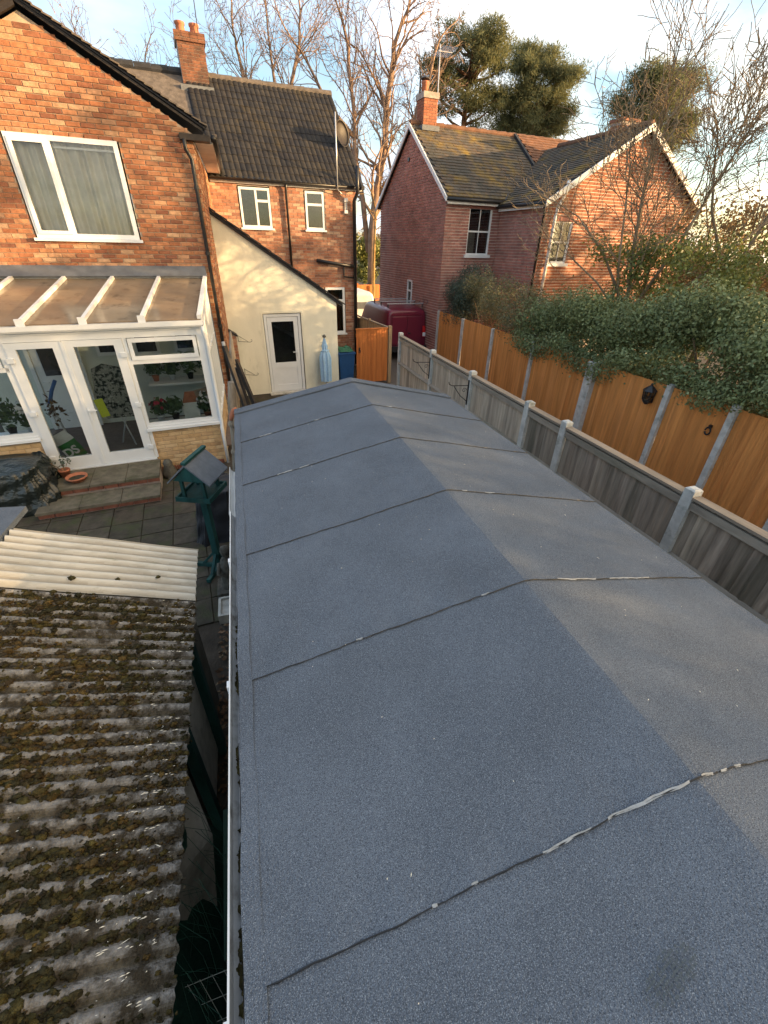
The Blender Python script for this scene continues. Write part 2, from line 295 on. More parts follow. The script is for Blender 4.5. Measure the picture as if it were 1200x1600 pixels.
def clump_points(clumps, dens, shell=.35):
    """points in the outer shell of ellipsoids (centre, radii)"""
    Ps, Ns = [], []
    for c, r in clumps:
        r = np.array(r); n = int(dens * (r[0] * r[1] + r[1] * r[2] + r[0] * r[2]) * 4.2)
        d = rs.normal(0, 1, (n, 3)); d /= np.linalg.norm(d, axis=1)[:, None]
        k = 1 - shell * rs.uniform(0, 1, n) ** 1.5 + .10 * np.sin(d[:, 0] * 7 + c[0]) * np.sin(d[:, 1] * 6 + c[1]) * np.sin(d[:, 2] * 8)
        st = rs.uniform(0, 1, n) < .07; k = np.where(st, rs.uniform(1.0, 1.4, n), k)
        Ps.append(np.array(c) + d * k[:, None] * r); Ns.append(d)
    return np.concatenate(Ps), np.concatenate(Ns)

HX, HY, HB = R(5.68), None, (-.74, 8.55, 0)
# ================================================================== SETTING
g = MB()
g.grid(lambda a, b: (-300 + 600 * a, -200 + 700 * b, -.02), 20, 20).build('ground', m_ground, kind='structure')
MB().add([(3.95, -4, -.012), (7.2, -4, -.012), (7.2, 60, -.012), (3.95, 60, -.012)], [(0, 1, 2, 3)]).build('driveway', m_drive, kind='structure')

# ---- brick laying
def brick_mesh(name, mat, d=.02):
    b = MB(); e = .006
    # unit length (x 0..1) scaled per brick, front at y=0, back at y=d, height .064
    h = .0645; L = .214
    fr = [(e, 0, e), (L - e, 0, e), (L - e, 0, h - e), (e, 0, h - e)]; md = [(0, e, 0), (L, e, 0), (L, e, h), (0, e, h)]; bk = [(0, d, 0), (L, d, 0), (L, d, h), (0, d, h)]
    b.add(fr + md + bk, [(0, 1, 2, 3), (4, 5, 1, 0), (5, 6, 2, 1), (6, 7, 3, 2), (7, 4, 0, 3), (8, 9, 5, 4), (9, 10, 6, 5), (10, 11, 7, 6), (11, 8, 4, 7)])
    return b.mesh(name, mat)
def lay(spans, z0, z1, bl=.225, ch=.075, rng=random):
    """spans(z) -> list of (s0,s1); returns list of bricks (s0,s1,z)"""
    out = []; k = 0; z = z0
    while z + ch * .9 <= z1 + 1e-6:
        off = (k % 2) * bl / 2
        for a, b in spans(z + ch / 2):
            i = math.floor((a - off) / bl)
            while True:
                s0 = off + i * bl; s1 = s0 + bl - .011
                i += 1
                if s0 >= b: break
                p, q = max(a, s0), min(b, s1)
                if q - p > .025: out.append((p, q, z))
        z += ch; k += 1
    return out
def sub_holes(iv, holes, z):
    for (h0, h1, hz0, hz1) in holes:
        if hz0 < z < hz1:
            nv = []
            for a, b in iv:
                if h1 <= a or h0 >= b: nv.append((a, b)); continue
                if h0 > a: nv.append((a, h0))
                if h1 < b: nv.append((h1, b))
            iv = nv
    return iv
def bricks_joined(bricks, place, mat, parent, name='brick_course', ch=.0645):
    m = MB()
    for s0, s1, z in bricks:
        j = random.uniform(-.0025, .0025)
        m.add(*place(s0, s1, z, z + ch, j), tone=random.random())
    return m.build(name, mat, parent, kind='stuff', fix=False)
FB = [(0, 1, 5, 4), (1, 2, 6, 5), (3, 0, 4, 7), (4, 5, 6, 7), (0, 3, 2, 1)]
def place_w(w, d=.014):      # wall along u, facing -w
    return lambda a, b, z0, z1, j: ([(a, w + j, z0), (b, w + j, z0), (b, w + d, z0), (a, w + d, z0), (a, w + j, z1), (b, w + j, z1), (b, w + d, z1), (a, w + d, z1)], FB)
def place_line(p, q, d=.014):  # wall from p to q (u,w), outward normal to the right of p->q
    px, py = p; dx, dy = q[0] - px, q[1] - py; l = math.hypot(dx, dy); dx /= l; dy /= l; nx, ny = dy, -dx
    def f(a, b, z0, z1, j):
        o0 = .012 + j; o1 = o0 - d
        A = (px + dx * a, py + dy * a); Bq = (px + dx * b, py + dy * b)
        c = [(A[0] + nx * o0, A[1] + ny * o0), (Bq[0] + nx * o0, Bq[1] + ny * o0), (Bq[0] + nx * o1, Bq[1] + ny * o1), (A[0] + nx * o1, A[1] + ny * o1)]
        return ([(x, y, z0) for x, y in c] + [(x, y, z1) for x, y in c], FB)
    return f, l

# ================================================================== BRICK HOUSE (left)
house = thing('brick_house', 'orange brick house with a curtained gable window and dark tiled rear roof', 'house', HB, HX, local=True)
AP, AZ, EU0, EU1 = -1.69, 6.80, -3.94, .56          # gable apex and wall ends
GS = (AZ - 5.55) / (EU1 - AP)
WIN = (-2.46, -.71, 3.80, 5.36)
def gable_span(z):
    iv = [(EU0, EU1)]
    if z > 5.55:
        k = (AZ - z) / GS; iv = [(AP - k, AP + k)] if k > .1 else []
    return sub_holes(iv, [WIN, (-4.2, .36, 3.14, 3.40)], z)
# masonry core behind the bricks
core = MB()
def quad_wall(mb, w0, w1, pieces):
    for u0, u1, z0, z1 in pieces: mb.box(u0, u1, w0, w1, z0, z1)
quad_wall(core, 2.512, 2.72, [(EU0, WIN[0], 3.3, 5.55), (WIN[1], EU1, 3.3, 5.55), (WIN[0], WIN[1], 3.3, WIN[2]), (WIN[0], WIN[1], WIN[3], 5.55)])
core.prism([(EU0, 2.512, 5.55), (EU1, 2.512, 5.55), (AP, 2.512, AZ)], (0, .2, 0))
core.box(.36, EU1, 2.512, 2.72, 0, 3.3)
core.add([(EU1, 2.515, 0), (1.05, 7.1, 0), (1.05, 7.1, 5.5), (EU1, 2.515, 5.5), (EU1 - .2, 2.72, 0), (.85, 7.1, 0), (.85, 7.1, 5.5), (EU1 - .2, 2.72, 5.5)], [(0, 1, 2, 3), (4, 7, 6, 5), (0, 4, 5, 1), (3, 2, 6, 7), (0, 3, 7, 4), (1, 5, 6, 2)])
core.build('wall', m_mortar, house)
BM = brick_mesh('brick', m_brick)
allb = lay(lambda z: gable_span(z) if z > 3.3 else [(.36, EU1)], .3, 6.72)
vis = [b for b in allb if b[1] > -2.75 and b[2] > 3.35]
vis.sort(key=lambda b: -(b[1] - b[0] > .2) * 10 - (b[2] < 6.1) * 3 + abs(b[0] + 1.0) * .1)
sing = vis[:298]; singset = set(sing)
for (a, b, z) in sing:
    link('brick', BM, house, (a, 2.497 + random.uniform(-.003, .002), z + random.uniform(-.0015, .0015)), (0, random.uniform(-.004, .004), 0), ((b - a) / .214, 1, 1))
rest = [b for b in allb if b not in singset]
bricks_joined(rest, place_w(2.499), m_brick, house)
# side wall towards the extension
fp, ln = place_line((EU1 + .002, 2.515), (1.05, 7.0))
bricks_joined([b for b in lay(lambda z: [(0.0, ln)], .3, 5.4)], fp, m_brick, house)
# gable roof: slabs, verge, tiles under verge
VU, VZ, AZR = .80, 5.615, 6.93
rf = MB()
for sg in (1, -1):
    e = AP + sg * (VU - AP); a = Vector((AP, 2.40, AZR)); b = Vector((e, 2.40, VZ))
    rf.prism([(AP, 2.40, AZR), (e, 2.40, VZ), (e, 2.40, VZ + .025), (AP, 2.40, AZR + .03)], (0, 8.2, 0))
rf.build('gable_roof', m_slate, house)
vt = MB()
nt = 22
for sg in (1, -1):
    for i in range(nt):
        t0, t1 = i / nt, (i + 1.12) / nt
        a = Vector((AP, 2.36, AZR + .045)).lerp(Vector((AP + sg * (VU + .03 - AP), 2.36, VZ + .04)), t0); b = Vector((AP, 2.36, AZR + .045)).lerp(Vector((AP + sg * (VU + .03 - AP), 2.36, VZ + .04)), min(t1, 1.02))
        a.z -= .006; b.z += .016
        vt.bar(a + Vector((0, .15, 0)), b + Vector((0, .15, 0)), .30, .022, tone=random.random())
vt.build('verge_tile', m_lead_dk, house, kind='stuff')
MB().prism([(AP, 2.42, AZR - .05), (VU - .05, 2.42, VZ - .04), (VU - .05, 2.42, VZ), (AP, 2.42, AZR)], (0, .075, 0)).build('bargeboard', m_iron, house)
MB().prism([(AP, 2.42, AZR - .10), (2 * AP - VU, 2.42, VZ - .1), (2 * AP - VU, 2.42, VZ), (AP, 2.42, AZR)], (0, .075, 0)).build('bargeboard', m_iron, house)
# eaves on the right side: box end, soffit, gutter, downpipe
MB().box(.33, .86, 2.36, 2.6, 5.43, 5.52).build('eaves_box', m_iron, house)
sf = MB(); sf.add([(.60, 2.6, 5.43), (.92, 2.6, 5.43), (1.40, 7.0, 5.43), (1.08, 7.0, 5.43), (.60, 2.6, 5.46), (.92, 2.6, 5.46), (1.40, 7.0, 5.46), (1.08, 7.0, 5.46)], [(0, 1, 2, 3), (7, 6, 5, 4), (0, 4, 5, 1), (1, 5, 6, 2), (2, 6, 7, 3), (3, 7, 4, 0)])
sf.build('soffit', m_white_paint, house)
MB().tube([(.93, 2.45, 5.50), (1.42, 7.0, 5.50)], .055, 10).build('gutter', m_black, house, smooth=True)
ev = MB()
for i in range(26):
    t = i / 26; ev.box(.93 + t * .47, 1.02 + t * .47, 2.6 + t * 4.4, 2.6 + t * 4.4 + .13, 5.54, 5.585)
ev.build('eaves_tile', m_lead_dk, house, kind='stuff')
dp = MB().tube([(.40, 2.36, 5.44), (.40, 2.40, 5.30), (.48, 2.43, 5.16), (.48, 2.435, 5.0), (.48, 2.435, .1)], .036, 10)
dpo = dp.build('downpipe', m_black, house, smooth=True)
for z in (4.7, 3.6, 2.2):
    MB().tube([(.48, 2.435, z), (.48, 2.435, z + .06)], .046, 10).build('pipe_clip', m_black, dpo)
# flashing above the conservatory
MB().prism([(-4.3, 2.30, 3.20), (-4.3, 2.50, 3.36), (-4.3, 2.50, 3.40), (-4.3, 2.28, 3.23)], (4.68, 0, 0)).build('lead_flashing', m_lead, house)

def window(parent, u0, u1, z0, z1, w, bars=(), fw=.055, glass=m_glass_dk, back=m_room, frame=m_white, depth=.07, sill=True, dark=True, name='window', curtain=False):
    """bars: list of ('v',u) or ('h',z,u0,u1); w = front plane of the wall; facing -w"""
    f = MB(); a, b = w - .015, w - .015 + depth
    f.box(u0, u0 + fw, a, b, z0, z1); f.box(u1 - fw, u1, a, b, z0, z1); f.box(u0 + fw, u1 - fw, a, b, z0, z0 + fw); f.box(u0 + fw, u1 - fw, a, b, z1 - fw, z1)
    for t in bars:
        if t[0] == 'v': f.box(t[1] - fw / 2, t[1] + fw / 2, a + .003, b, t[2] if len(t) > 2 else z0 + fw, t[3] if len(t) > 2 else z1 - fw)
        else: f.box(t[2], t[3], a + .006, b, t[1] - fw / 2, t[1] + fw / 2)
    fo = f.build(name, frame, parent)
    MB().box(u0 + fw * .8, u1 - fw * .8, a + .03, a + .034, z0 + fw * .8, z1 - fw * .8).build('pane', glass, fo)
    if sill: MB().box(u0 - .05, u1 + .05, w - .07, w + .02, z0 - .05, z0 - .002).build('sill', frame, fo)
    if dark:
        d = MB(); y = w + .5
        d.add([(u0, y, z0), (u1, y, z0), (u1, y, z1), (u0, y, z1), (u0, w + .06, z0), (u1, w + .06, z0), (u1, w + .06, z1), (u0, w + .06, z1)], [(0, 1, 2, 3), (0, 4, 5, 1), (1, 5, 6, 2), (2, 6, 7, 3), (3, 7, 4, 0)])
        d.build('room', back, fo)
    if curtain:
        c = MB(); c.grid(lambda s, t: (u0 + .05 + (u1 - u0 - .1) * s, w + .13 + .045 * math.sin(s * 44 + 2.2 * math.sin(s * 9)) + .014 * math.sin(s * 101 + 2 * math.sin(s * 5)), z0 + (z1 - z0) * t), 150, 2)
        c.build('curtain', m_curtain, fo, smooth=True)
    return fo
bw = window(house, -2.43, -.74, 3.84, 5.33, 2.5, [('v', -1.82)], fw=.075, dark=True, curtain=True, glass=glass_mat('curtained_glass', (.92, .93, .92), 1.0))
MB().box(-1.80 + .04, -.80, 2.555, 2.575, 5.17, 5.20).build('curtain_rail', m_dirty_white, bw)
cs = MB()   # opening casement on the left, proud of the frame
for a in ((-2.39, -2.33, 3.90, 5.27), (-1.90, -1.84, 3.90, 5.27)): cs.box(a[0], a[1], 2.468, 2.49, a[2], a[3])
for a in ((-2.33, -1.90, 3.90, 3.955), (-2.33, -1.90, 5.215, 5.27)): cs.box(a[0], a[1], 2.468, 2.49, a[2], a[3])
cs.build('casement', m_white, bw)

# ---- rear block: wall w=7, windows, tiled roof
RW = [(1.80, 2.72, 4.19, 5.22), (3.72, 4.36, 4.19, 5.22), (4.22, 4.95, 1.15, 2.64)]
rc = MB()
def rear_span(z): return sub_holes([(1.06, 5.38)], RW, z)
rc.box(1.0, 5.36, 7.50, 7.7, 0, 5.4)
zs = sorted(set([0, 5.4] + [h[2] for h in RW] + [h[3] for h in RW]))
for z0, z1 in zip(zs[:-1], zs[1:]):
    for a, b in sub_holes([(1.0, 5.365)], RW, (z0 + z1) / 2): rc.box(a, b, 7.012, 7.2, z0, z1)
rc.add([(5.365, 7.012, 0), (5.365, 13, 0), (5.365, 13, 5.4), (5.365, 10.0, 7.9), (5.365, 7.012, 5.4)], [(0, 1, 2, 3, 4)])
rc.build('rear_wall', m_mortar_dk, house)
bricks_joined(lay(rear_span, .3, 5.33), place_w(6.999), m_brick_far, house)
fp, ln = place_line((5.367, 7.0), (5.367, 13.0))
def rg(z):
    if z < 5.4: return [(0, ln)]
    k = (z - 5.4) / .866; return [(k, 6 - k)] if k < 3 else []
bricks_joined(lay(rg, .3, 7.8), fp, m_brick_far, house)
window(house, 1.83, 2.70, 4.22, 5.19, 7.0, [('v', 2.30), ('h', 4.88, 2.33, 2.66)], fw=.06)
window(house, 3.75, 4.33, 4.22, 5.19, 7.0, [('h', 4.86, 3.80, 4.28)], fw=.06)
window(house, 4.25, 4.92, 1.18, 2.62, 7.0, [('h', 2.22, 4.3, 4.87)], fw=.07)
# roof tiles: profile courses, one object per tile in view
SL = math.hypot(3.1, 2.68); PIT = math.atan2(2.68, 3.1)
tm = MB(); nx, W_, LT = 12, .30, .30
V = []
for j, (y, z) in enumerate(((0, -.035), (0, .006), (LT + .05, -.012))):
    for i in range(nx + 1):
        s = i / nx; prof = .018 * abs(math.sin(math.pi * 2 * s)) ** .8 - .004
        V.append((s * (W_ + .004), y, z + (prof if j else prof * .6)))
tm.add(V, [(j * (nx + 1) + i, j * (nx + 1) + i + 1, (j + 1) * (nx + 1) + i + 1, (j + 1) * (nx + 1) + i) for j in range(2) for i in range(nx)])
TM = tm.mesh('roof_tile', m_tile)
sheet = MB().prism([(1.05, 6.82, 5.30), (1.05, 10.0, 8.05), (1.05, 10.0, 7.97), (1.05, 6.90, 5.30)], (4.47, 0, 0)); sheet.build('roof_deck', m_slate, house)
MB().prism([(-4.5, 10.0, 8.05), (-4.5, 13.2, 5.30), (-4.5, 13.1, 5.30), (-4.5, 10, 7.97)], (10.02, 0, 0)).build('roof_deck', m_slate, house)
MB().prism([(-4.5, 6.85, 5.32), (-4.5, 10.0, 8.06), (-4.5, 10.0, 7.97), (-4.5, 6.95, 5.32)], (5.548, 0, 0)).build('roof_slope', m_lead_dk, house)
rows, cols_ = 14, 15
dirv = (0, math.cos(PIT), math.sin(PIT))
for r_ in range(rows):
    for c_ in range(cols_):
        s = r_ * SL / rows * 1.02
        o = link('tile', TM, house, (1.08 + c_ * W_, 6.80 + dirv[1] * s, 5.335 + dirv[2] * s + .02), (PIT + .02 + random.uniform(-.004, .004), 0, random.uniform(-.006, .006)))
rd = MB()
for i in range(10): rd.tube([(1.1 + i * .45, 10.0, 8.04), (1.1 + i * .45 + .445, 10.0, 8.05)], [.115, .12], 12)
rd.build('ridge_tile', m_lead_dk, house, kind='stuff')
rd = MB()
for i in range(12): rd.tube([(-4.3 + i * .45, 10.0, 8.06), (-4.3 + i * .45 + .445, 10.0, 8.07)], [.115, .12], 10)
rd.build('ridge_tile', m_slate, house, kind='stuff')
MB().prism([(5.49, 6.78, 5.28), (5.49, 10.0, 7.98), (5.49, 10.0, 8.07), (5.49, 6.78, 5.38)], (.07, 0, 0)).build('verge', m_slate, house)
MB().box(1.1, 5.55, 6.93, 6.99, 5.26, 5.40).build('fascia', m_white_paint, house)
MB().tube([(1.1, 6.86, 5.36), (5.6, 6.86, 5.34)], .055, 10).build('gutter', m_black, house, smooth=True)
MB().tube([(3.18, 6.86, 5.33), (3.18, 6.93, 5.2), (3.18, 6.95, 3.0)], .035, 8).build('downpipe', m_black, house, smooth=True)
sp = MB().tube([(5.28, 6.90, .1), (5.28, 6.90, 5.0), (5.33, 6.72, 5.2), (5.33, 6.72, 5.85)], .055, 10); sp.build('soil_pipe', m_black, house, smooth=True)
MB().tube([(3.98, 6.90, 3.40), (4.6, 6.90, 3.32), (5.25, 6.90, 3.24)], .05, 10).build('waste_pipe', m_black, house, smooth=True)
MB().tube([(4.90, 6.93, 3.28), (4.90, 6.93, 2.95), (5.25, 6.93, 2.90)], .03, 8).build('waste_pipe', m_black, house, smooth=True)
jb = MB(); jb.box(4.98, 5.09, 6.94, 6.995, 4.98, 5.07); jb.box(5.0, 5.02, 6.97, 6.995, 4.75, 4.98); jb.box(5.05, 5.07, 6.97, 6.995, 4.75, 4.98); jb.box(4.98, 5.09, 6.94, 6.995, 4.68, 4.76)
jb.build('wall_bracket', m_dirty_white, house)
MB().tube([(4.72, 6.80, 5.25), (4.72, 6.80, 7.0)], .02, 8).tube([(4.72, 6.80, 5.27), (4.85, 6.88, 5.18), (5.02, 6.93, 5.15), (5.04, 6.95, 5.05)], .010, 6).build('aerial_pole', m_alu, house, smooth=True)
sd = MB(); sd.lathe([(.002, 0), (.12, .012), (.24, .05), (.33, .11), (.335, .11), (.24, .06), (.12, .022), (.002, .01)], n=20)
so = sd.build('satellite_dish', m_iron, house, smooth=True); so.location = (5.25, 8.05, 6.75); so.rotation_euler = (R(80), 0, R(35))
MB().tube([(5.25, 8.05, 6.6), (5.2, 8.2, 6.72)], .02, 6).build('dish_arm', m_iron, house)
# chimney
ch = MB()
cb = lay(lambda z: [(0, .72)], 7.4, 8.75)
core = MB().box(1.0, 1.72, 9.65, 10.30, 7.3, 8.74); core.box(.96, 1.76, 9.61, 10.34, 8.66, 8.86)
cho = core.build('chimney', m_mortar_dk, house)
m = MB()
for a, b, z in cb:
    m.add(*place_w(9.638)(1.0 + a, 1.0 + b, z, z + .0645, 0), tone=random.random()); m.box(1.715, 1.732, 9.66 + a * .88, 9.66 + b * .88, z, z + .0645, random.random())
for z in (8.66, 8.735, 8.80):
    for i in range(4): m.box(.945 + i * .21, .945 + i * .21 + .2, 9.592, 9.615, z, z + .06, random.random()); m.box(1.758, 1.775, 9.61 + i * .185, 9.61 + i * .185 + .175, z, z + .06, random.random())
m_soot = M('sooty_brick', [(.17, .075, .045), (.22, .095, .055), (.13, .06, .04), (.19, .085, .05)], var=.35, vscale=6, bump=.3, bscale=60, stain=((.05, .04, .035), 2.2, .48, .7)); m.build('brick_course', m_soot, cho, kind='stuff')
for u in (1.17, 1.55):
    MB().lathe([(.15, 0), (.13, .04), (.115, .2), (.14, .22), (.14, .27), (.10, .27), (.09, .1)], (u, 9.97, 8.85), 14).build('chimney_pot', m_pot, cho, smooth=True)
MB().box(.90, 1.82, 9.45, 9.64, 7.48, 7.72).build('lead_apron', m_lead, cho)
MB().tube([(1.62, 9.8, 8.3), (1.66, 9.8, 10.6)], .012, 6).build('aerial_pole', m_iron, house)

# ================================================================== CREAM LEAN-TO EXTENSION
ext = thing('lean_to_extension', 'cream rendered lean-to extension with a white half glazed door and sloping roof', 'extension', HB, HX, local=True)
DU0, DU1, DZ0, DZ1 = 1.74, 2.80, 0, 2.19
def topz(u): return 4.50 - (u - .65) * (4.50 - 2.42) / (3.86 - .65)
e = MB()
e.prism([(.62, 4.5, 0), (DU0, 4.5, 0), (DU0, 4.5, topz(DU0)), (.62, 4.5, topz(.62))], (0, .2, 0))
e.prism([(DU1, 4.5, 0), (3.86, 4.5, 0), (3.86, 4.5, topz(3.86)), (DU1, 4.5, topz(DU1))], (0, .2, 0))
e.prism([(DU0, 4.5, DZ1), (DU1, 4.5, DZ1), (DU1, 4.5, topz(DU1)), (DU0, 4.5, topz(DU0))], (0, .2, 0))
e.box(3.66, 3.859, 4.69, 6.99, 0, 2.38)
e.build('wall', m_cream, ext)
tr = MB()
for a in ((DU0 - .055, DU0 - .003, 4.488, 4.56, 0, DZ1 + .05), (DU1 + .003, DU1 + .055, 4.488, 4.56, 0, DZ1 + .05), (DU0 - .003, DU1 + .003, 4.488, 4.56, DZ1 + .003, DZ1 + .055)): tr.box(*a)
tr.build('door_reveal', m_cream, ext)
rf = MB(); rf.prism([(.60, 4.42, topz(.60) + .012), (4.02, 4.42, topz(4.02) + .012), (4.02, 4.42, topz(4.02) + .085), (.60, 4.42, topz(.60) + .085)], (0, 2.56, 0)); rf.build('roof', m_slate, ext)
vt = MB()
for i in range(14):
    u = .65 + i * .245; vt.bar((u, 4.43, topz(u) + .095), (u + .26, 4.43, topz(u + .26) + .115), .12, .03, tone=random.random())
vt.build('verge_tile', m_slate, ext, kind='stuff')
df = MB(); fw = .07
df.box(DU0 + .02, DU0 + .02 + fw, 4.53, 4.60, 0, DZ1 - .02); df.box(DU1 - .02 - fw, DU1 - .02, 4.53, 4.60, 0, DZ1 - .02); df.box(DU0 + .02 + fw, DU1 - .02 - fw, 4.53, 4.60, DZ1 - .09, DZ1 - .02)
df.build('door_frame', m_white, ext)
a, b = DU0 + .10, DU1 - .10
dl = MB(); dl.box(a, a + .12, 4.55, 4.60, .02, DZ1 - .1); dl.box(b - .12, b, 4.55, 4.60, .02, DZ1 - .1); dl.box(a + .12, b - .12, 4.55, 4.60, DZ1 - .22, DZ1 - .1); dl.box(a + .12, b - .12, 4.55, 4.60, .72, .86); dl.box(a + .12, b - .12, 4.565, 4.60, .22, .72); dl.box(a + .12, b - .12, 4.55, 4.60, .02, .22); dl.box(a + .13, b - .13, 4.552, 4.566, .69, .72)
do = dl.build('door', m_white, ext)
MB().box(a + .11, b - .11, 4.57, 4.574, .85, DZ1 - .21).build('pane', m_glass_dk, do)
MB().box(a + .05, b - .05, 4.85, 4.86, .1, DZ1 - .1).box(a + .3, a + .55, 4.78, 4.80, .86, 1.3).build('room', m_room, do)
MB().box(DU0 - .05, DU1 + .05, 4.30, 4.52, -.01, .03).build('door_step', m_conc, ext)
MB().box(b - .085, b - .045, 4.53, 4.55, 1.02, 1.22).bar((b - .065, 4.51, 1.14), (b - .20, 4.51, 1.14), .02, .025).build('handle', m_white, do)

# stub garden wall beside the extension
stub = thing('brick_stub_wall', 'short brown brick wall with a sloping top between house and cream extension', 'wall', HB, HX, local=True)
MB().prism([(.60, 4.12, 0), (.93, 4.12, 0), (.93, 4.12, 1.72), (.60, 4.12, 1.95)], (0, .3, 0)).build('wall', m_mortar_dk, stub)
bricks_joined(lay(lambda z: [(.60, .93)] if z < 1.72 else [], 0, 1.72), place_w(4.107), m_brick_far, stub)
MB().bar((.57, 4.25, 1.985), (.96, 4.25, 1.72), .34, .04).build('coping', m_slate, stub)

# ================================================================== CONSERVATORY
con = thing('conservatory', 'white framed lean-to conservatory with double doors and a bronze sheet roof', 'conservatory', HB, HX, local=True)
YB = brick_mesh('buff_brick', m_brick_yel)
for (u0, u1) in ((-1.19, .02), (-4.2, -2.90)):
    MB().box(u0, u1, .012, .2, 0, .84).build('dwarf_wall', m_mortar_buff, con)
    for a, b, z in lay(lambda z: [(u0, u1)], .085, .835):
        link('brick', YB, con, (a, -.002 + random.uniform(-.002, .002), z), None, ((b - a) / .214, 1, 1))
m = MB()
for a, b, z in lay(lambda z: [(-1.19, .02)], 0.01, .08): m.box(a, b, -.03, .012, z, z + .066, random.random())
m.build('plinth_brick', m_step_brick, con, kind='stuff')
fp, ln = place_line((.022, .0), (.33, 2.5))
MB().add([(.02, 0.015, 0), (.33, 2.5, 0), (.33, 2.5, .84), (.02, 0.015, .84), (-.15, .1, 0), (.15, 2.5, 0), (.15, 2.5, .84), (-.15, .1, .84)], [(0, 1, 2, 3), (7, 6, 5, 4), (3, 2, 6, 7), (0, 3, 7, 4), (1, 5, 6, 2)]).build('dwarf_wall', m_mortar_buff, con)
bricks_joined(lay(lambda z: [(.02, ln)], .01, .83), fp, m_brick_yel, con)
# sills
MB().box(-1.235, .07, -.075, .05, .84, .885).box(-1.21, .04, -.045, .05, .885, .93).build('sill', m_white, con)
MB().box(-4.2, -2.855, -.075, .05, .885, .925).box(-4.2, -2.87, -.045, .05, .925, .97).build('sill', m_white, con)
MB().box(-2.90, -1.20, -.085, .06, .27, .315).build('door_sill', m_white, con)
# fixed frame
fr = MB(); A0, A1 = -.025, .045
for x in ((-2.885, -2.835), (-1.225, -1.165), (-.075, .055)): fr.box(x[0], x[1], A0, A1, .93 if x[0] > -1.2 else .315, 2.53)
fr.box(-4.2, -2.885, A0, A1, .97, 1.03); fr.box(-1.165, -.075, A0, A1, .93, .985); fr.box(-4.2, .055, A0 - .004, A1 + .004, 2.46, 2.56); fr.box(-1.165, -.075, A0, A1, 2.03, 2.10); fr.box(-4.2, -2.885, A0, A1, 2.03, 2.10)
fr.box(-2.93, -2.885, A0, A1, 1.03, 2.46)
fr.build('frame', m_white, con)
for (u0, u1) in ((-1.15, -.09), (-4.1, -2.95)):
    tl = MB(); tl.box(u0, u0 + .06, -.05, -.028, 2.10, 2.45); tl.box(u1 - .06, u1, -.05, -.028, 2.10, 2.45); tl.box(u0 + .06, u1 - .06, -.05, -.028, 2.10, 2.165); tl.box(u0 + .06, u1 - .06, -.05, -.028, 2.385, 2.45)
    tl.build('top_light', m_white, con)
for (u0, u1, z0, z1) in ((-1.16, -.08, .98, 2.035), (-1.10, -.14, 2.16, 2.39), (-4.2, -2.93, 1.02, 2.035), (-4.1, -3.0, 2.16, 2.39)):
    MB().box(u0, u1, .008, .012, z0, z1).build('pane', m_glass, con)
for k, (u0, u1) in enumerate(((-2.832, -2.078), (-2.068, -1.228))):
    d = MB(); st = .135
    d.box(u0, u0 + st, -.045, .03, .32, 2.455); d.box(u1 - st, u1, -.045, .03, .32, 2.455); d.box(u0 + st, u1 - st, -.045, .03, .32, .52); d.box(u0 + st, u1 - st, -.045, .03, 2.36, 2.455)
    if k == 0: d.box(u1 - .02, u1 + .03, -.055, -.0455, .33, 2.45)
    do = d.build('door', m_white, con)
    MB().box(u0 + .12, u1 - .12, -.010, -.006, .5, 2.38).build('pane', m_glass, do)
    hx_ = u0 + .02 if k == 0 else u1 - .02
    for z in (.55, 1.35, 2.2): MB().box(hx_ - .05, hx_ + .05, -.075, -.045, z - .035, z + .035).build('hinge', m_white, do)
    if k == 1: MB().box(u0 + .03, u0 + .065, -.062, -.0455, 1.13, 1.38).bar((u0 + .05, -.085, 1.33), (u0 + .17, -.085, 1.33), .02, .025).box(u0 + .035, u0 + .06, -.09, -.06, 1.315, 1.345).build('handle', m_white, do)
# side glazing on the right
sg = MB()
def side(t, z): return (.055 + .27 * t, .05 + 2.43 * t, z)
for t in (0.02, .2, .38, .56, .74, .92): sg.bar(side(t, .9), side(t, 2.56 + .5 * t), .05, .06, up=(0, 1, 0))
sg.bar(side(0, .9), side(1, .9), .07, .06); sg.bar(side(0, 2.56), side(1, 3.06), .06, .07); sg.bar(side(0, 2.1), side(.95, 2.1), .05, .05)
sg.build('side_frame', m_white, con)
MB().add([side(.02, .92), side(1, .92), side(1, 3.03), side(.02, 2.54)], [(0, 1, 2, 3)]).build('pane', m_glass, con)
# fascia + gutter + downpipe
MB().box(-4.3, .04, -.06, -.02, 2.56, 2.66).build('eaves_beam', m_white, con)
gm = MB()
for i in range(8):
    pass
prof = [(-.06, 2.70), (-.07, 2.625), (-.10, 2.60), (-.14, 2.60), (-.165, 2.63), (-.17, 2.70), (-.162, 2.70), (-.155, 2.635), (-.138, 2.61), (-.102, 2.61), (-.078, 2.632), (-.068, 2.70)]
gm.prism([(-4.3, y, z) for y, z in prof], (4.37, 0, 0)); gm.build('gutter', m_white, con)
MB().tube([(.05, -.115, 2.62), (.05, -.115, 2.50), (.075, -.05, 2.38), (.075, -.05, .88), (.06, -.10, .78), (.06, -.10, .04)], .033, 10).build('downpipe', m_white, con, smooth=True)
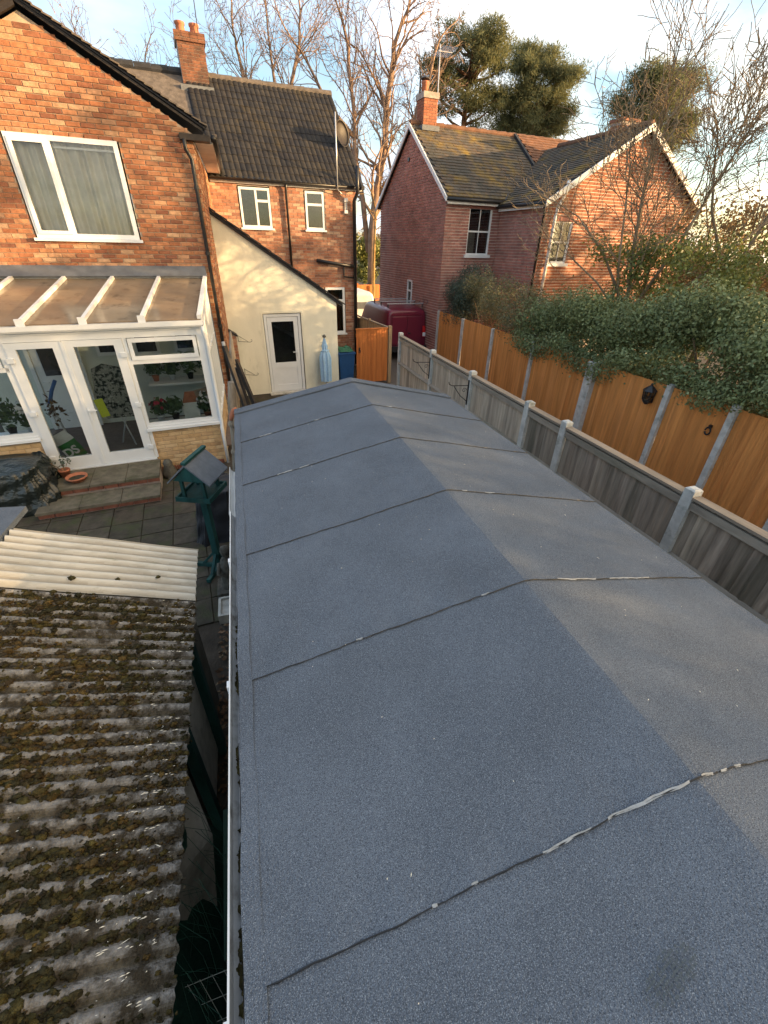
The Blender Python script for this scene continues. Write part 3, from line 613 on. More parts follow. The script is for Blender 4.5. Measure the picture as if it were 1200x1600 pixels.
# roof: rafters and sheets (they run parallel to the garden, a little skew to the front)
def rf_pt(u, t, dz=0): return (u + .33 * t, -.10 + 2.6 * t, 2.70 + .49 * t + dz)
RU = [-4.15, -3.32, -2.49, -1.68, -.85, .03]
for a, b in zip(RU[:-1], RU[1:]):
    s = MB(); s.grid(lambda i, j: rf_pt(a + (b - a) * i, j, .018), 1, 6); s.grid(lambda i, j: rf_pt(a + (b - a) * i, j, .004), 1, 6)
    s.build('roof_sheet', m_poly, con)
for i, u in enumerate(RU):
    bo = MB().bar(rf_pt(u, .0, .05), rf_pt(u, 1, .05), .055 if u < 0 else .07, .06).build('rafter', m_dirty_white, con)
    if u < 0: MB().box(u - .055, u + .055, -.135, -.10, 2.655, 2.80).build('end_cap', m_white, bo)
MB().bar((-4.3 + .33, 2.42, 3.20), (.36, 2.42, 3.20), .12, .07).build('wall_plate', m_dirty_white, con)
# interior
inn = MB(); inn.box(-4.2, .3, .2, 2.5, .26, .29); inn.build('floor', m_carpet, con)
iw = MB(); iw.box(-4.2, .33, 2.40, 2.49, .29, 3.15); iw.build('inner_wall', m_door_in, con)
ido = MB().box(-3.22, -2.45, 2.33, 2.395, .29, 2.35).box(-3.30, -3.23, 2.31, 2.395, .29, 2.42).box(-2.44, -2.37, 2.31, 2.395, .29, 2.42).build('inner_door', m_white, con)
MB().box(-3.08, -2.58, 2.318, 2.328, 1.42, 2.22).build('pane', m_dkglass, ido)
MB().box(-3.10, -2.56, 2.30, 2.316, .62, .66).box(-3.17, -3.06, 2.27, 2.31, 1.28, 1.30).build('handle', m_white, ido)
for (u0, u1, z0, z1) in ((-2.05, -1.45, 1.75, 2.45), (-1.35, -.85, 1.72, 2.45), (-.55, -.1, 1.75, 2.45)):
    iwn = MB().box(u0, u1, 2.33, 2.395, z0, z1).build('inner_window', m_white, con); MB().box(u0 + .06, u1 - .06, 2.318, 2.328, z0 + .07, z1 - .06).build('pane', m_dkglass, iwn)
MB().box(-1.2, .25, 1.75, 2.35, 1.18, 1.22).box(-1.2, .1, .12, .45, .86, .90).box(-4.2, -2.95, .12, .45, .90, .94).build('plant_shelf', m_white, con)

def potted(name, label, cat, u, w, z, ptr, h, r, leafmat, n, potmat=m_pot, flower=None, group=None, size=.09):
    t = thing(name, label, cat, HW(u, w, z), HX, group, local=True)
    MB().lathe([(ptr * .7, 0), (ptr, ptr * 1.5), (ptr * 1.08, ptr * 1.5), (ptr * 1.08, ptr * 1.75), (ptr * .9, ptr * 1.75), (ptr * .85, ptr * 1.4)], n=14).build('pot', potmat, t, smooth=True)
    P, Nn = clump_points([((0, 0, ptr * 1.75 + h * .45), (r, r, h * .5))], 1); k = n
    d = rs.normal(0, 1, (k, 3)); d /= np.linalg.norm(d, axis=1)[:, None]; P = np.array((0, 0, ptr * 1.75 + h * .45)) + d * np.array((r, r, h * .5)) * (rs.uniform(.1, 1, k) ** .6)[:, None]
    leaves('foliage', leafmat, P, d, size, t)
    if flower:
        k = 26; d = rs.normal(0, 1, (k, 3)); d[:, 2] = abs(d[:, 2]); d[:, 1] = -abs(d[:, 1]); d /= np.linalg.norm(d, axis=1)[:, None]
        leaves('bloom', flower, np.array((0, 0, ptr * 1.75 + h * .5)) + d * np.array((r, r, h * .55)), d, .055, t, asp=1)
    return t
def HW(u, w, z):
    c, s = math.cos(HX), math.sin(HX); return (HB[0] + u * c - w * s, HB[1] + u * s + w * c, z)
gp = 'pot plants inside the conservatory'
for i, (u, w, z, h, r, lm, fl, lab) in enumerate([
    (-1.05, 2.05, 1.22, .34, .17, m_plant, None, 'dark leafy pot plant at the left end of the high shelf behind the right window'),
    (-.72, 2.05, 1.22, .30, .19, m_plant, None, 'dark leafy pot plant second from left on the high shelf'),
    (-.35, 2.05, 1.22, .42, .21, m_plant, None, 'taller dark leafy pot plant at the middle of the high shelf'),
    (.02, 2.05, 1.22, .46, .20, m_plant, None, 'dark leafy pot plant at the right end of the high shelf near the side glazing'),
    (-.98, .28, .90, .26, .13, m_plant, m_red, 'green pot plant with red blooms on the sill inside the right window'),
    (-.72, .28, .90, .30, .15, m_plant, None, 'low bushy green pot plant on the sill inside the right window'),
    (-.14, .26, .90, .30, .13, m_plant, m_petal, 'white flowering orchid on the right end of the conservatory sill'),
    (-3.02, .28, .94, .34, .13, m_plant, m_petal, 'pink and white flowering pot plant beside the left door post'),
    (-3.30, .28, .94, .45, .15, m_plant, None, 'green pot plant at the left window of the conservatory')]):
    potted('pot_plant', lab, 'pot plant', u, w, z, .07, h * 1.25, r * 1.2, lm, 190, flower=fl, group=gp, potmat=(m_pot, m_white, m_iron)[i % 3])
# pale bag and red planter by the right window
t = thing('plant_bag', 'white bag with a reddish folded top standing on the sill inside the right window', 'bag', HW(-.42, .35, .9), HX, local=True)
MB().prism([(-.14, -.06, 0), (.14, -.06, 0), (.16, -.05, .3), (-.15, -.05, .3)], (0, .12, 0)).build('bag', m_white_paint, t)
MB().prism([(-.13, -.05, .30), (.15, -.05, .30), (.10, -.03, .48), (-.06, -.03, .48)], (0, .10, 0)).build('folded_top', m_pot, t)
t = tag(MB().prism([(0, 0, 0), (.26, 0, -.03), (.30, 0, .42), (.02, 0, .36)], (0, .03, 0)).build('cardboard', m_cap_wood), 'tan cardboard sheet leaning inside the right corner of the conservatory', 'cardboard'); t.location = HW(-.34, .5, 1.0); t.rotation_euler = (0, 0, HX)
# things behind the double doors
t = thing('ironing_board', 'floral covered ironing board standing upright behind the right glazed door', 'ironing board', HW(-1.75, .95, .29), HX, local=True)
bm_ = MB(); pts = [(-.24, .55), (.26, .55), (.33, .8), (.32, 1.25), (.22, 1.5), (-.05, 1.58), (-.24, 1.5), (-.30, 1.1), (-.30, .8)]
bm_.prism([(x, 0, z) for x, z in pts], (0, .05, 0)); bm_.build('cover', m_flower_cloth, t)
MB().tube([(.0, .03, .6), (.14, -.12, 0)], .014, 8).tube([(.1, .03, .6), (-.12, .1, 0)], .014, 8).build('leg', m_alu, t)
t = tag(MB().box(-.07, .07, -.004, 0, -.16, .16).build('price_card', m_yellow_label), 'bright yellow card hanging on the right glazed door', 'card'); t.location = HW(-1.84, .06, 1.32); t.rotation_euler = (0, R(-8), HX)
t = thing('compost_sack', 'green and white printed sack leaning behind the left glazed door', 'sack', HW(-2.40, .14, .30), HX, local=True)
t.rotation_euler = (R(-6), R(-24), HX)
def sack_pt(a, b, sg=1):
    w_ = .16 * (1 - .25 * abs(2 * b - 1) ** 3); return (-w_ + 2 * w_ * a, -sg * .075 * math.sin(math.pi * a) ** .7 * math.sin(math.pi * min(max(b, .02), .98)) ** .5 + .008 * math.sin(b * 23 + a * 9), .66 * b)
for nm, z0, z1, mt in (('sack_base', 0, .22, m_petal), ('sack_body', .22, .72, m_green), ('sack_top', .72, 1, m_petal)):
    s_ = MB(); s_.grid(lambda a, b: sack_pt(a, z0 + (z1 - z0) * b), 12, 8); s_.grid(lambda a, b: sack_pt(a, z0 + (z1 - z0) * b, -1), 12, 8); s_.build(nm, mt, t, smooth=True)
fc = bpy.data.curves.new('lettering', 'FONT'); fc.body = 'DS'; fc.size = .21; fc.extrude = .002; fc.offset = .006
fo = bpy.data.objects.new('lettering', fc); COL.objects.link(fo); dg = bpy.context.evaluated_depsgraph_get(); lm_ = bpy.data.meshes.new_from_object(fo.evaluated_get(dg)); bpy.data.objects.remove(fo)
lm_.materials.append(m_petal); lo = link('lettering', lm_, t, (-.135, -.086, .24), (R(90), R(0), 0))
t = thing('garden_tool', 'blue handled garden tool with a yellow strap leaning inside the left glazed door', 'tool', HW(-2.62, .55, .29), HX, local=True)
MB().tube([(-.08, 0, 1.05), (.0, .05, 1.25), (.10, .10, 1.42)], .03, 8).build('handle', m_blue, t)
MB().tube([(.05, 0, 0), (-.08, 0, 1.05)], .018, 8).build('shaft', m_alu, t)
P = rs.normal(0, 1, (60, 3)) * np.array((.07, .05, .13)) + np.array((-.04, -.02, .95)); leaves('strap', m_leaf_litter, P, rs.normal(0, 1, (60, 3)), .09, t)

# ================================================================== STEPS, PATIO
st = thing('garden_steps', 'two stone steps with red brick risers below the conservatory doors', 'steps', HB, HX, local=True)
for (u0, u1, w0, w1, z) in ((-2.76, -1.14, -.82, -.09, .30), (-2.95, -1.15, -1.28, -.82, .15)):
    MB().box(u0 + .02, u1 - .02, w0 + .03, w1, 0, z - .07).build('core', m_mortar_dk, st)
    n = 3; d = (u1 - u0) / n
    for i in range(n): MB().box(u0 + i * d + .004, u0 + (i + 1) * d - .004, w0 - .015, w1, z - .045, z + random.uniform(-.003, .003)).build('tread', m_tread, st)
    zb = z - .115
    for a, b, zz_ in lay(lambda q: [(u0 + .02, u1 - .02)], zb, zb + .075): MB().box(a, b, w0 + .003, w0 + .05, zz_, zz_ + .065).build('brick', m_step_brick, st)
patio = MB().add([HW(-5, -5.5, -.008), HW(.6, -5.5, -.008), HW(.6, 4.4, -.008), HW(-5, 4.4, -.008)], [(0, 1, 2, 3)]).build('patio', m_ground, kind='structure')
sm = MB(); sm.box(-.218, .218, -.218, .218, -.03, 0); SM = sm.mesh('paving_slab', m_slab)
for i in range(10):
    for j in range(9):
        p = HW(-3.9 + i * .45, -4.3 + j * .45, .012 + random.uniform(-.004, .004))
        if p[0] > -.25: continue
        o = link('slab', SM, patio, p, (random.uniform(-.008, .008), random.uniform(-.008, .008), HX + random.uniform(-.01, .01)))

# ================================================================== FELTED GARAGE (foreground)
gar = thing('felted_shed', 'long low shed with a blue grey felt ridge roof filling the foreground', 'shed', (1.18, 2.3, 0))
XL, XR_, XRT, ZE, ZR = -.22, 2.45, 1.15, 2.16, 2.45
Y0, Y1 = -1.6, 5.14
MB().prism([(XL + .10, Y0 + .1, 0), (XR_ - .1, Y0 + .1, 0), (XR_ - .1, Y0 + .1, ZE - .03), (XRT, Y0 + .1, ZR - .05), (XL + .10, Y0 + .1, ZE - .03)], (0, Y1 - Y0 - .3, 0)).build('wall', m_board, gar)
seams = [Y0, -.56, .36, 1.32, 2.26, 3.21, 4.12, 4.97]
def roof_z(x):
    d = abs(x - XRT); d = d; sl = (ZR - ZE) / (XRT - XL) if x < XRT else (ZR - ZE) / (XR_ - XRT)
    return ZR - math.sqrt((d * sl) ** 2 + .003 ** 2) + .003
def wob(x, k): return .005 * math.sin(x * 3.1 + k * 2.3) + .002 * math.sin(x * 13.7 + k) + .0016 * math.sin(x * 41 + k * 5) + .0010 * math.sin(x * 97 + k * 3)
def und_(x, y, k, j): return (.0016 * math.sin(x * 3.1 + y * 2.7) + .0012 * math.sin(x * 7 - y * 5)) * min(1, abs(x - XRT) * 4)
for k in range(len(seams) - 1):
    ya, yb = seams[k], seams[k + 1]
    nx = 80
    def pt(i, j, top=True):
        x = (XL + .035 + (XRT - XL - .035) * i * 2) if i <= .5 else XRT + (XR_ - XRT) * (i * 2 - 1)
        y0 = ya + wob(x, k); y1 = yb + .05
        y = y0 + (y1 - y0) * j
        lift = .006 * (1 - j) ** 2 + .002 * math.sin(x * 31 + k * 7) * (1 - j) ** 6
        und = und_(x, y, k, j)
        return (x, y, roof_z(x) + lift + und - (0 if top else .012))
    s = MB(); s.grid(lambda i, j: pt(i, j), nx, 14)
    b0 = len(s.v); V = [pt(i / nx, 0) for i in range(nx + 1)] + [(p[0], p[1] + .004, p[2] - .010) for p in [pt(i / nx, 0) for i in range(nx + 1)]]
    s.add(V, [(i, i + 1, nx + 2 + i, nx + 1 + i) for i in range(nx)])
    for sgn, ii in ((0, 0.0), (1, 1.0)):
        V = [pt(ii, j / 6) for j in range(7)]; V += [(p[0], p[1], p[2] - .03) for p in V]; s.add(V, [(j, j + 1, 8 + j, 7 + j) for j in range(6)])
    fs = s.build('felt_strip', m_felt, gar, fix=True)
    if k > 0:   # bitumen squeezed out along the lap, uneven
        q = MB(); runs = []; x = XL + .04
        while x < XR_ - .01:
            L_ = random.uniform(.15, .6); runs.append((x, min(x + L_, XR_))); x += L_ + random.choice((0, 0, 0, .01))
        for a, b in runs:
            n = max(3, int((b - a) / .03)); pts = []; rr = []
            for i in range(n + 1):
                xx_ = a + (b - a) * i / n; y = ya + wob(xx_, k) - .001 + random.uniform(-.0012, .0012); pts.append((xx_, y, roof_z(xx_) + .0055 + und_(xx_, ya, k, 0))); rr.append(random.uniform(.0013, .0028) * (1 if k > 2 else 1.1))
            q.tube(pts, rr, 5)
        q.build('lap_seam', m_bitumen, fs)
        # torn pale backing showing along parts of the lap
        spots = {2: [(.62, .78, .005), (.84, 1.12, .009), (.40, .42, .004), (1.17, 1.22, .003), (.28, .295, .006), (1.26, 1.29, .003), (1.33, 1.36, .003)], 3: [(.92, .96, .003), (1.35, 1.6, .0015), (1.7, 2.0, .0015), (.3, .33, .003)], 4: [(1.27, 1.31, .004), (1.45, 1.53, .004)], 5: [(.1, .22, .003), (.28, .36, .003)], 6: [(.0, .12, .003), (.55, .6, .003), (1.3, 1.36, .003)]}.get(k, [])
        for a, b, wd in spots:
            n = max(4, int((b - a) / .02)); w = [wd * random.uniform(.08, .55) * math.sin(math.pi * min(max(i / n, .08), .92)) for i in range(n + 1)]
            V = []
            for i in range(n + 1):
                xx_ = a + (b - a) * i / n; y = ya + wob(xx_, k); z = roof_z(xx_) + .0105 + und_(xx_, ya, k, 0); V += [(xx_, y - .003 - w[i], z - .005), (xx_, y + .002 + w[i] * .3, z)]
            MB().add(V, [(2 * i, 2 * i + 2, 2 * i + 3, 2 * i + 1) for i in range(n)]).build('torn_edge', m_torn, fs)
# eaves strip on the left, verge strip at the far end
s = MB(); s.grid(lambda i, j: (XL - .02 + .058 * i + .003 * math.sin(j * 90), Y0 + (4.99 - Y0) * j, ZE + .008 + .010 * i + .0025 * math.sin(j * 43)), 2, 90)
s.add([(XL - .02, Y0, ZE + .008), (XL - .02, 4.99, ZE + .008), (XL - .02, 4.99, ZE - .05), (XL - .02, Y0, ZE - .05)], [(0, 1, 2, 3)]); s.build('eaves_strip', m_felt, gar)
s = MB(); s.grid(lambda i, j: (XL - .02 + (XR_ - XL + .03) * i, 4.985 + .16 * j + .004 * math.sin(i * 30), roof_z(XL - .02 + (XR_ - XL + .03) * i) + .018), 60, 2)
V = [(XL - .02 + (XR_ - XL + .03) * i / 60, 5.145, roof_z(XL - .02 + (XR_ - XL + .03) * i / 60) + .018) for i in range(61)]; V += [(p[0], p[1], p[2] - .12) for p in V]; s.add(V, [(i, i + 1, 62 + i, 61 + i) for i in range(60)])
V = [(XL - .02 + (XR_ - XL + .03) * i / 60, 4.985 + .004 * math.sin(i / 2), roof_z(XL - .02 + (XR_ - XL + .03) * i / 60) + .018) for i in range(61)]; V += [(p[0], p[1], p[2] - .012) for p in V]; s.add(V, [(i, i + 1, 62 + i, 61 + i) for i in range(60)])
s.build('verge_strip', m_felt, gar)
MB().prism([(XL - .018, 5.10, ZE - .13), (XRT, 5.10, ZR - .13), (XR_, 5.10, ZE - .13), (XR_, 5.10, ZE + .01), (XRT, 5.10, ZR + .005), (XL - .018, 5.10, ZE + .01)], (0, .035, 0)).build('bargeboard', m_felt, gar)
# gutter
gu = MB(); prof = [(x + .039, z) for x, z in [(-.235, 2.10), (-.245, 2.065), (-.27, 2.05), (-.30, 2.055), (-.322, 2.08), (-.326, 2.115), (-.322, 2.115), (-.316, 2.085), (-.298, 2.063), (-.272, 2.058), (-.252, 2.07), (-.243, 2.10)]]
gu.prism([(x, Y0, z) for x, z in prof], (0, 2.92 - Y0, 0)); m_gutter = M('grimy_grey_upvc', [(.42, .44, .46)], rough=.45, var=.2, vscale=6, bump=0, spec=.4, stain=((.14, .13, .11), 9, .5, .7)); go = gu.build('gutter', m_gutter, gar)
MB().box(-.2885, -.2825, Y0, 2.92, 2.112, 2.119).build('gutter_lip', m_dirty_white, go)
for y in (.3, 1.36, 2.3): MB().box(-.298, -.286, y, y + .035, 2.07, 2.118).build('bracket', m_white, go)
gp_ = MB(); gp_.prism([(x - .015, 2.95, z - .04) for x, z in prof], (.0, .85, .0)); gp_.build('gutter', m_dirty_white, gar)
# debris on the felt
dbs = MB()
for i in range(90):
    x = random.uniform(-.1, 2.3); y = random.uniform(.1, 4.9) ** 1.0; a = random.uniform(0, 6.3); L_ = random.uniform(.002, .007) * (2.2 if random.random() < .08 else 1); z = roof_z(x) + .012
    dbs.add([(x - math.cos(a) * L_, y - math.sin(a) * L_, z + .002), (x + math.sin(a) * .0015, y - math.cos(a) * .0015, z + .004), (x + math.cos(a) * L_, y + math.sin(a) * L_, z + .003), (x - math.sin(a) * .0015, y + math.cos(a) * .0015, z + .004)], [(0, 1, 2, 3)])
dbs.build('straw_fragment', m_straw, kind='stuff')
# damp boot print near the front
m_damp = M('damp_mark', [(.060, .080, .095)], rough=.7, var=.2, vscale=60, bump=.2, bscale=200)
bp = MB()
for i in range(26):
    for j in range(10):
        a, b = (i - 12.5) / 13, (j - 4.5) / 5
        if a * a + b * b * 1.15 > 1 - random.uniform(0, .5) or random.random() < .3: continue
        x = .76 + a * .085 - b * .012; y = .06 + a * .022 + b * .040
        z = roof_z(x) + .0125; bp.add([(x - .0028, y - .0034, z), (x + .0028, y - .0018, z), (x + .0024, y + .0022, z), (x - .0026, y + .002, z)], [(0, 1, 2, 3)])
bpo = bp.build('boot_print', m_damp, gar, kind='stuff')
# moss crumbs in gutter
ICO = {}
def ico(sub=2):
    if sub not in ICO:
        bm = bmesh.new(); bmesh.ops.create_icosphere(bm, subdivisions=sub, radius=1); bm.verts.ensure_lookup_table()
        ICO[sub] = (np.array([v.co[:] for v in bm.verts]), [tuple(v.index for v in f.verts) for f in bm.faces]); bm.free()
    return ICO[sub]
def blob(mb, c, r, tone, rough=.35, sub=2):
    V, Fc = ico(sub); k = 1 + rough * (np.sin(V[:, 0] * 5 + c[0] * 91) * np.sin(V[:, 1] * 6 + c[1] * 77) + .5 * rs.uniform(-1, 1, len(V)))
    P = np.array(c) + V * k[:, None] * np.array(r); mb.add([tuple(p) for p in P], Fc, tone)
q = MB()
for i in range(60):
    y = random.choice((.2, .45, .7, 1.05, 1.45, 1.6)) + random.gauss(0, .06); blob(q, (-.252 + random.gauss(0, .005), y, 2.068), (.012, random.uniform(.008, .025), .010), random.random() * .3)
q.build('gutter_moss', m_moss, go, kind='stuff')

# ================================================================== CORRUGATED SHED (foreground left)
cor = thing('corrugated_shed', 'old shed with a mossy grey corrugated roof and one pale cleaner sheet', 'shed', (-1.5, 1.3, 0))
TS = math.tan(R(20)); PI_ = .0735
def cz(x, y, amp=.0115): return 1.70 + (-.58 - x) * TS + amp * math.sin(2 * math.pi * y / PI_)
def sheet_(y0, y1, x0, x1, dz, sk=0, name='corrugated_sheet', mat=m_asb, rag=0):
    n = int((y1 - y0) / PI_ * 10); s = MB()
    def top(i, j):
        y = y0 + (y1 - y0) * i; x = x1 + (x0 - x1) * j + (.026 * (2.5 - y)) * (1 - j) + (rag * (math.sin(y * 61) + math.sin(y * 147)) * (1 - j) ** 8)
        return (x, y, cz(x, y) + dz + .002 * math.sin(x * 9 + y * 4))
    s.grid(top, n, 24); s.t = [min(1, max(0, .5 - .5 * math.sin(2 * math.pi * (y0 + (y1 - y0) * ((q // 24) + .5) / n) / PI_) + random.uniform(-.12, .12))) for q in range(len(s.t))]
    V = [top(i / n, 0) for i in range(n + 1)]; V += [(p[0] - .001, p[1], p[2] - .008) for p in V]; s.add(V, [(i, i + 1, n + 2 + i, n + 1 + i) for i in range(n)])
    V = [top(1, j / 24) for j in range(25)]; V += [(p[0], p[1] + .001, p[2] - .010) for p in V]; s.add(V, [(i, i + 1, 26 + i, 25 + i) for i in range(24)])
    return s.build(name, mat, cor, smooth=True, fix=False)
sheet_(2.47, 3.08, -1.72, -.585, .010, 0, mat=m_pale, name='pale_sheet')
for a, b in ((1.70, 2.55), (.92, 1.74), (.14, .96), (-.75, .18)): sheet_(a, b, -2.9, -.582, 0 if a in (1.70, .14) else -.003, .015, rag=.003)
MB().add([(-3.2, 2.5, 2.255), (-1.74, 2.5, 2.16), (-1.73, 3.35, 2.14), (-3.2, 3.4, 2.24), (-3.2, 2.5, 2.225), (-1.74, 2.5, 2.12), (-1.73, 3.35, 2.10), (-3.2, 3.4, 2.2)], [(0, 1, 2, 3), (7, 6, 5, 4), (0, 4, 5, 1), (1, 5, 6, 2), (2, 6, 7, 3)]).build('felt_patch', m_felt, cor)
# walls below
MB().box(-2.8, -.74, -.7, 2.95, 0, 1.62).build('wall', m_board, cor)
MB().bar((-.70, 2.60, 1.55), (-.70, 1.2, 1.52), .05, .10).build('fascia', m_iron, cor)
fr_ = MB(); fr_.box(-.72, -.655, 2.35, 2.42, .0, 1.45); fr_.box(-.72, -.655, 1.72, 1.79, .0, 1.45); fr_.bar((-.69, 2.35, 1.42), (-.69, 1.79, 1.42), .065, .07)
fr_.build('door_frame', m_teal, cor); MB().box(-.735, -.715, 1.79, 2.35, .1, 1.40).build('door', m_conc, cor)
MB().add([(-.62, 1.45, 1.60), (-.50, 1.15, 1.30), (-.52, .9, 1.0), (-.68, .8, 1.58), (-.64, 1.46, 1.59), (-.52, 1.16, 1.29), (-.54, .9, .99), (-.70, .8, 1.57)], [(0, 1, 2, 3), (7, 6, 5, 4), (0, 4, 5, 1), (1, 5, 6, 2), (2, 6, 7, 3), (3, 7, 4, 0)]).build('loose_panel', m_panel_grey, cor)
# moss cushions, mostly lying in the valleys
q = MB()
def mossy(x, v): return math.sin(x * 6.3 + v * 4.1) * math.sin(v * 9.7 - x * 2.9) + .5 * math.sin(x * 17 + v * 23) * math.sin(v * 13 + x * 5)
for i in range(21000):
    y = random.uniform(.0, 2.455); x = random.uniform(-1.9, -.53)
    if x < -1.0 - .5 * y / 1.5 and random.random() < .0: continue
    v = math.floor(y / PI_) * PI_ + PI_ * .75 + random.gauss(0, .0135)
    if x > -.582 + .026 * (2.5 - v): continue
    if v > 2.46 or random.random() > .46 + .5 * mossy(x, v): continue
    c0 = random.choice((.004, .005, .006, .008, .010, .013)); c0 *= 1.15 if x < -.8 else .8
    t0 = min(.99, max(0, .45 + .35 * math.sin(x * 5 + v * 4.3) + random.gauss(0, .28)))
    blob(q, (x, v, cz(x, v) + c0 * .2), (c0 * random.uniform(.9, 1.9), c0 * random.uniform(.8, 1.1), c0 * random.uniform(.55, .9)), t0, .5, 1 if c0 < .008 else 2)
    for k in range(2):
        r = c0 * random.uniform(.3, .6); xx2, vv2 = x + random.gauss(0, c0 * 1.2), v + random.gauss(0, c0 * .9)
        if vv2 < 2.455: blob(q, (xx2, vv2, cz(xx2, vv2) + r * .3 + (c0 * .3 if abs(xx2 - x) < c0 else 0)), (r * 1.2, r, r * .8), min(.99, max(0, t0 + random.gauss(0, .15))), .5, 1)
q.build('moss', m_moss, cor, kind='stuff', smooth=True, fix=False)
for (x, y, r) in ((-1.28, 2.58, .018), (-1.05, 2.62, .014), (-.82, 2.66, .012)):
    q = MB(); blob(q, (x, y, cz(x, y) + .02), (r * 1.2, r, r * .7), .2); q.build('moss_clump', m_moss, cor, smooth=True)
stw = MB()
for i in range(170):
    y = random.uniform(.05, 2.5); x = random.choice((random.uniform(-1.5, -.6), random.uniform(-.8, -.58))); a = random.gauss(-.1, .6); L_ = random.uniform(.002, .008) * (2.6 if random.random() < .05 else 1); w = random.uniform(.0006, .0014); z = cz(x, y) + .016
    stw.add([(x - math.cos(a) * L_, y - math.sin(a) * L_, z), (x + math.sin(a) * w, y - math.cos(a) * w, z + .002), (x + math.cos(a) * L_, y + math.sin(a) * L_, z + .003), (x - math.sin(a) * w, y + math.cos(a) * w, z + .002)], [(0, 1, 2, 3)])
stw.build('straw_fragment', m_straw, kind='stuff', fix=False)
# white chalky flakes along the ridges near the right edge
q = MB()
for i in range(230):
    k = random.randint(0, 33); y = k * PI_ + PI_ * .25 + random.gauss(0, .004); x = -.60 - abs(random.gauss(0, .10)); L_ = random.uniform(.002, .012)
    if y > 2.45: continue
    z = cz(x, y) + .0025; q.add([(x - L_, y - .002, z + L_ * TS), (x, y - .0018, z + .001), (x + L_, y + .001, z - L_ * TS), (x, y + .0018, z + .001)], [(0, 1, 2, 3)])
q.build('flaking_edge', m_straw, cor, kind='stuff', fix=False)

# ================================================================== ALLEY AND PATIO THINGS
# bird table
bt = thing('bird_table', 'teal bird table with a grey pitched roof on a tall post', 'bird table', (-.77, 5.05, 0), R(-23), local=True)
MB().box(-.04, .04, -.04, .04, .03, 1.2).build('post', m_teal, bt)
for a in (0, 90, 180, 270):
    c, s = math.cos(R(a)), math.sin(R(a)); MB().bar((c * .02, s * .02, .04), (c * .34, s * .34, .04), .05, .05).bar((c * .22, s * .22, .06), (c * .04, s * .04, .26), .035, .03, up=(0, 0, 1)).build('foot', m_teal, bt)
MB().box(-.19, .19, -.22, .22, 1.19, 1.215).build('tray', m_teal, bt)
for a in ((-.215, -.19, -.24, .24), (.19, .215, -.24, .24), (-.19, .19, -.24, -.22), (-.19, .19, .22, .24)): MB().box(a[0], a[1], a[2], a[3], 1.185, 1.245).build('rim', m_teal, bt)
for x in (-.13, .13):
    for y in (-.17, .17): MB().box(x - .018, x + .018, y - .018, y + .018, 1.215, 1.47).build('support', m_teal, bt)
for sg in (-1, 1):
    MB().prism([(0, -.25, 1.66), (sg * .26, -.25, 1.42), (sg * .26, -.25, 1.44), (0, -.25, 1.685)], (0, .50, 0)).build('roof_panel', m_bird_felt, bt)
for y in (-.23, .21): MB().prism([(-.19, y, 1.46), (.19, y, 1.46), (0, y, 1.655)], (0, .02, 0)).build('gable', m_teal, bt)
MB().bar((0, -.26, 1.70), (0, .26, 1.70), .05, .03).build('ridge_cap', m_teal, bt)
# covered barbecue behind it
def draped(name, label, cat, c, sx, sy, h, mat, rot, seed, top=.72):
    t = thing(name, label, cat, c, rot, local=True); m_ = MB()
    def f(a, b):
        th = 2 * math.pi * a; sup = .30
        cx = math.copysign(abs(math.cos(th)) ** .45, math.cos(th)); cy = math.copysign(abs(math.sin(th)) ** .45, math.sin(th))
        if b < .45:
            k = b / .45; r = .02 + top * k; z = h * (1 - .05 * k * k) + .015 * math.sin(th * 3 + seed + k * 5)
        else:
            k = (b - .45) / .55; r = top + (1.05 - top) * k + .05 * k * math.sin(th * 9 + seed) + .03 * k * math.sin(th * 17 + seed * 2 + k * 3); z = h * (.95 - .95 * k) + .03 * math.sin(th * 5 + seed + k * 7) * (1 - k) + .012 * math.sin(th * 23 + k * 11 + seed); r += .018 * math.sin(th * 31 + k * 13) + .02 * math.sin(k * 17 + th * 4 + seed)
        return (cx * r * sx, cy * r * sy, max(z, .004))
    m_.grid(f, 140, 44); m_.build('cover', mat, t, smooth=True)
    return t
draped('covered_barbecue', 'barbecue under a black cover beside the bird table', 'barbecue', (-.72, 6.05, 0), .38, .42, .82, m_cover, R(5), 1.3)
draped('covered_furniture', 'garden furniture under a glossy black tarpaulin left of the steps', 'garden furniture', (-4.3, 7.62, 0), .95, .50, .78, m_tarp, HX, 4.1, .86)
# statue
stt = thing('stone_statue', 'small mossy stone figure on the ground beside the shed gutter', 'statue', (-.60, 4.55, 0))
MB().box(-.78, -.45, 4.40, 4.72, 0, .07).build('plinth', m_stone, stt)
MB().lathe([(.11, .07), (.12, .12), (.10, .25), (.085, .33), (.10, .42), (.07, .50), (.035, .535), (.05, .57), (.062, .62), (.05, .67), (.01, .69)], (-.60, 4.55, 0), 14).build('figure', m_stone, stt, smooth=True)
MB().tube([(-.69, 4.54, .45), (-.72, 4.48, .33), (-.62, 4.44, .30)], [.03, .026, .02], 8).tube([(-.52, 4.54, .45), (-.49, 4.48, .33), (-.58, 4.44, .30)], [.03, .026, .02], 8).build('arm', m_stone, stt, smooth=True)
tr_ = thing('stone_trough', 'low grey stone tray on the ground in front of the statue', 'tray', (-.55, 4.1, 0))
MB().box(-.75, -.35, 3.95, 4.28, 0, .10).build('base', m_conc, tr_); MB().box(-.75, -.35, 3.95, 3.98, .10, .13).box(-.75, -.35, 4.25, 4.28, .10, .13).box(-.75, -.72, 3.98, 4.25, .10, .13).build('rim', m_conc, tr_)
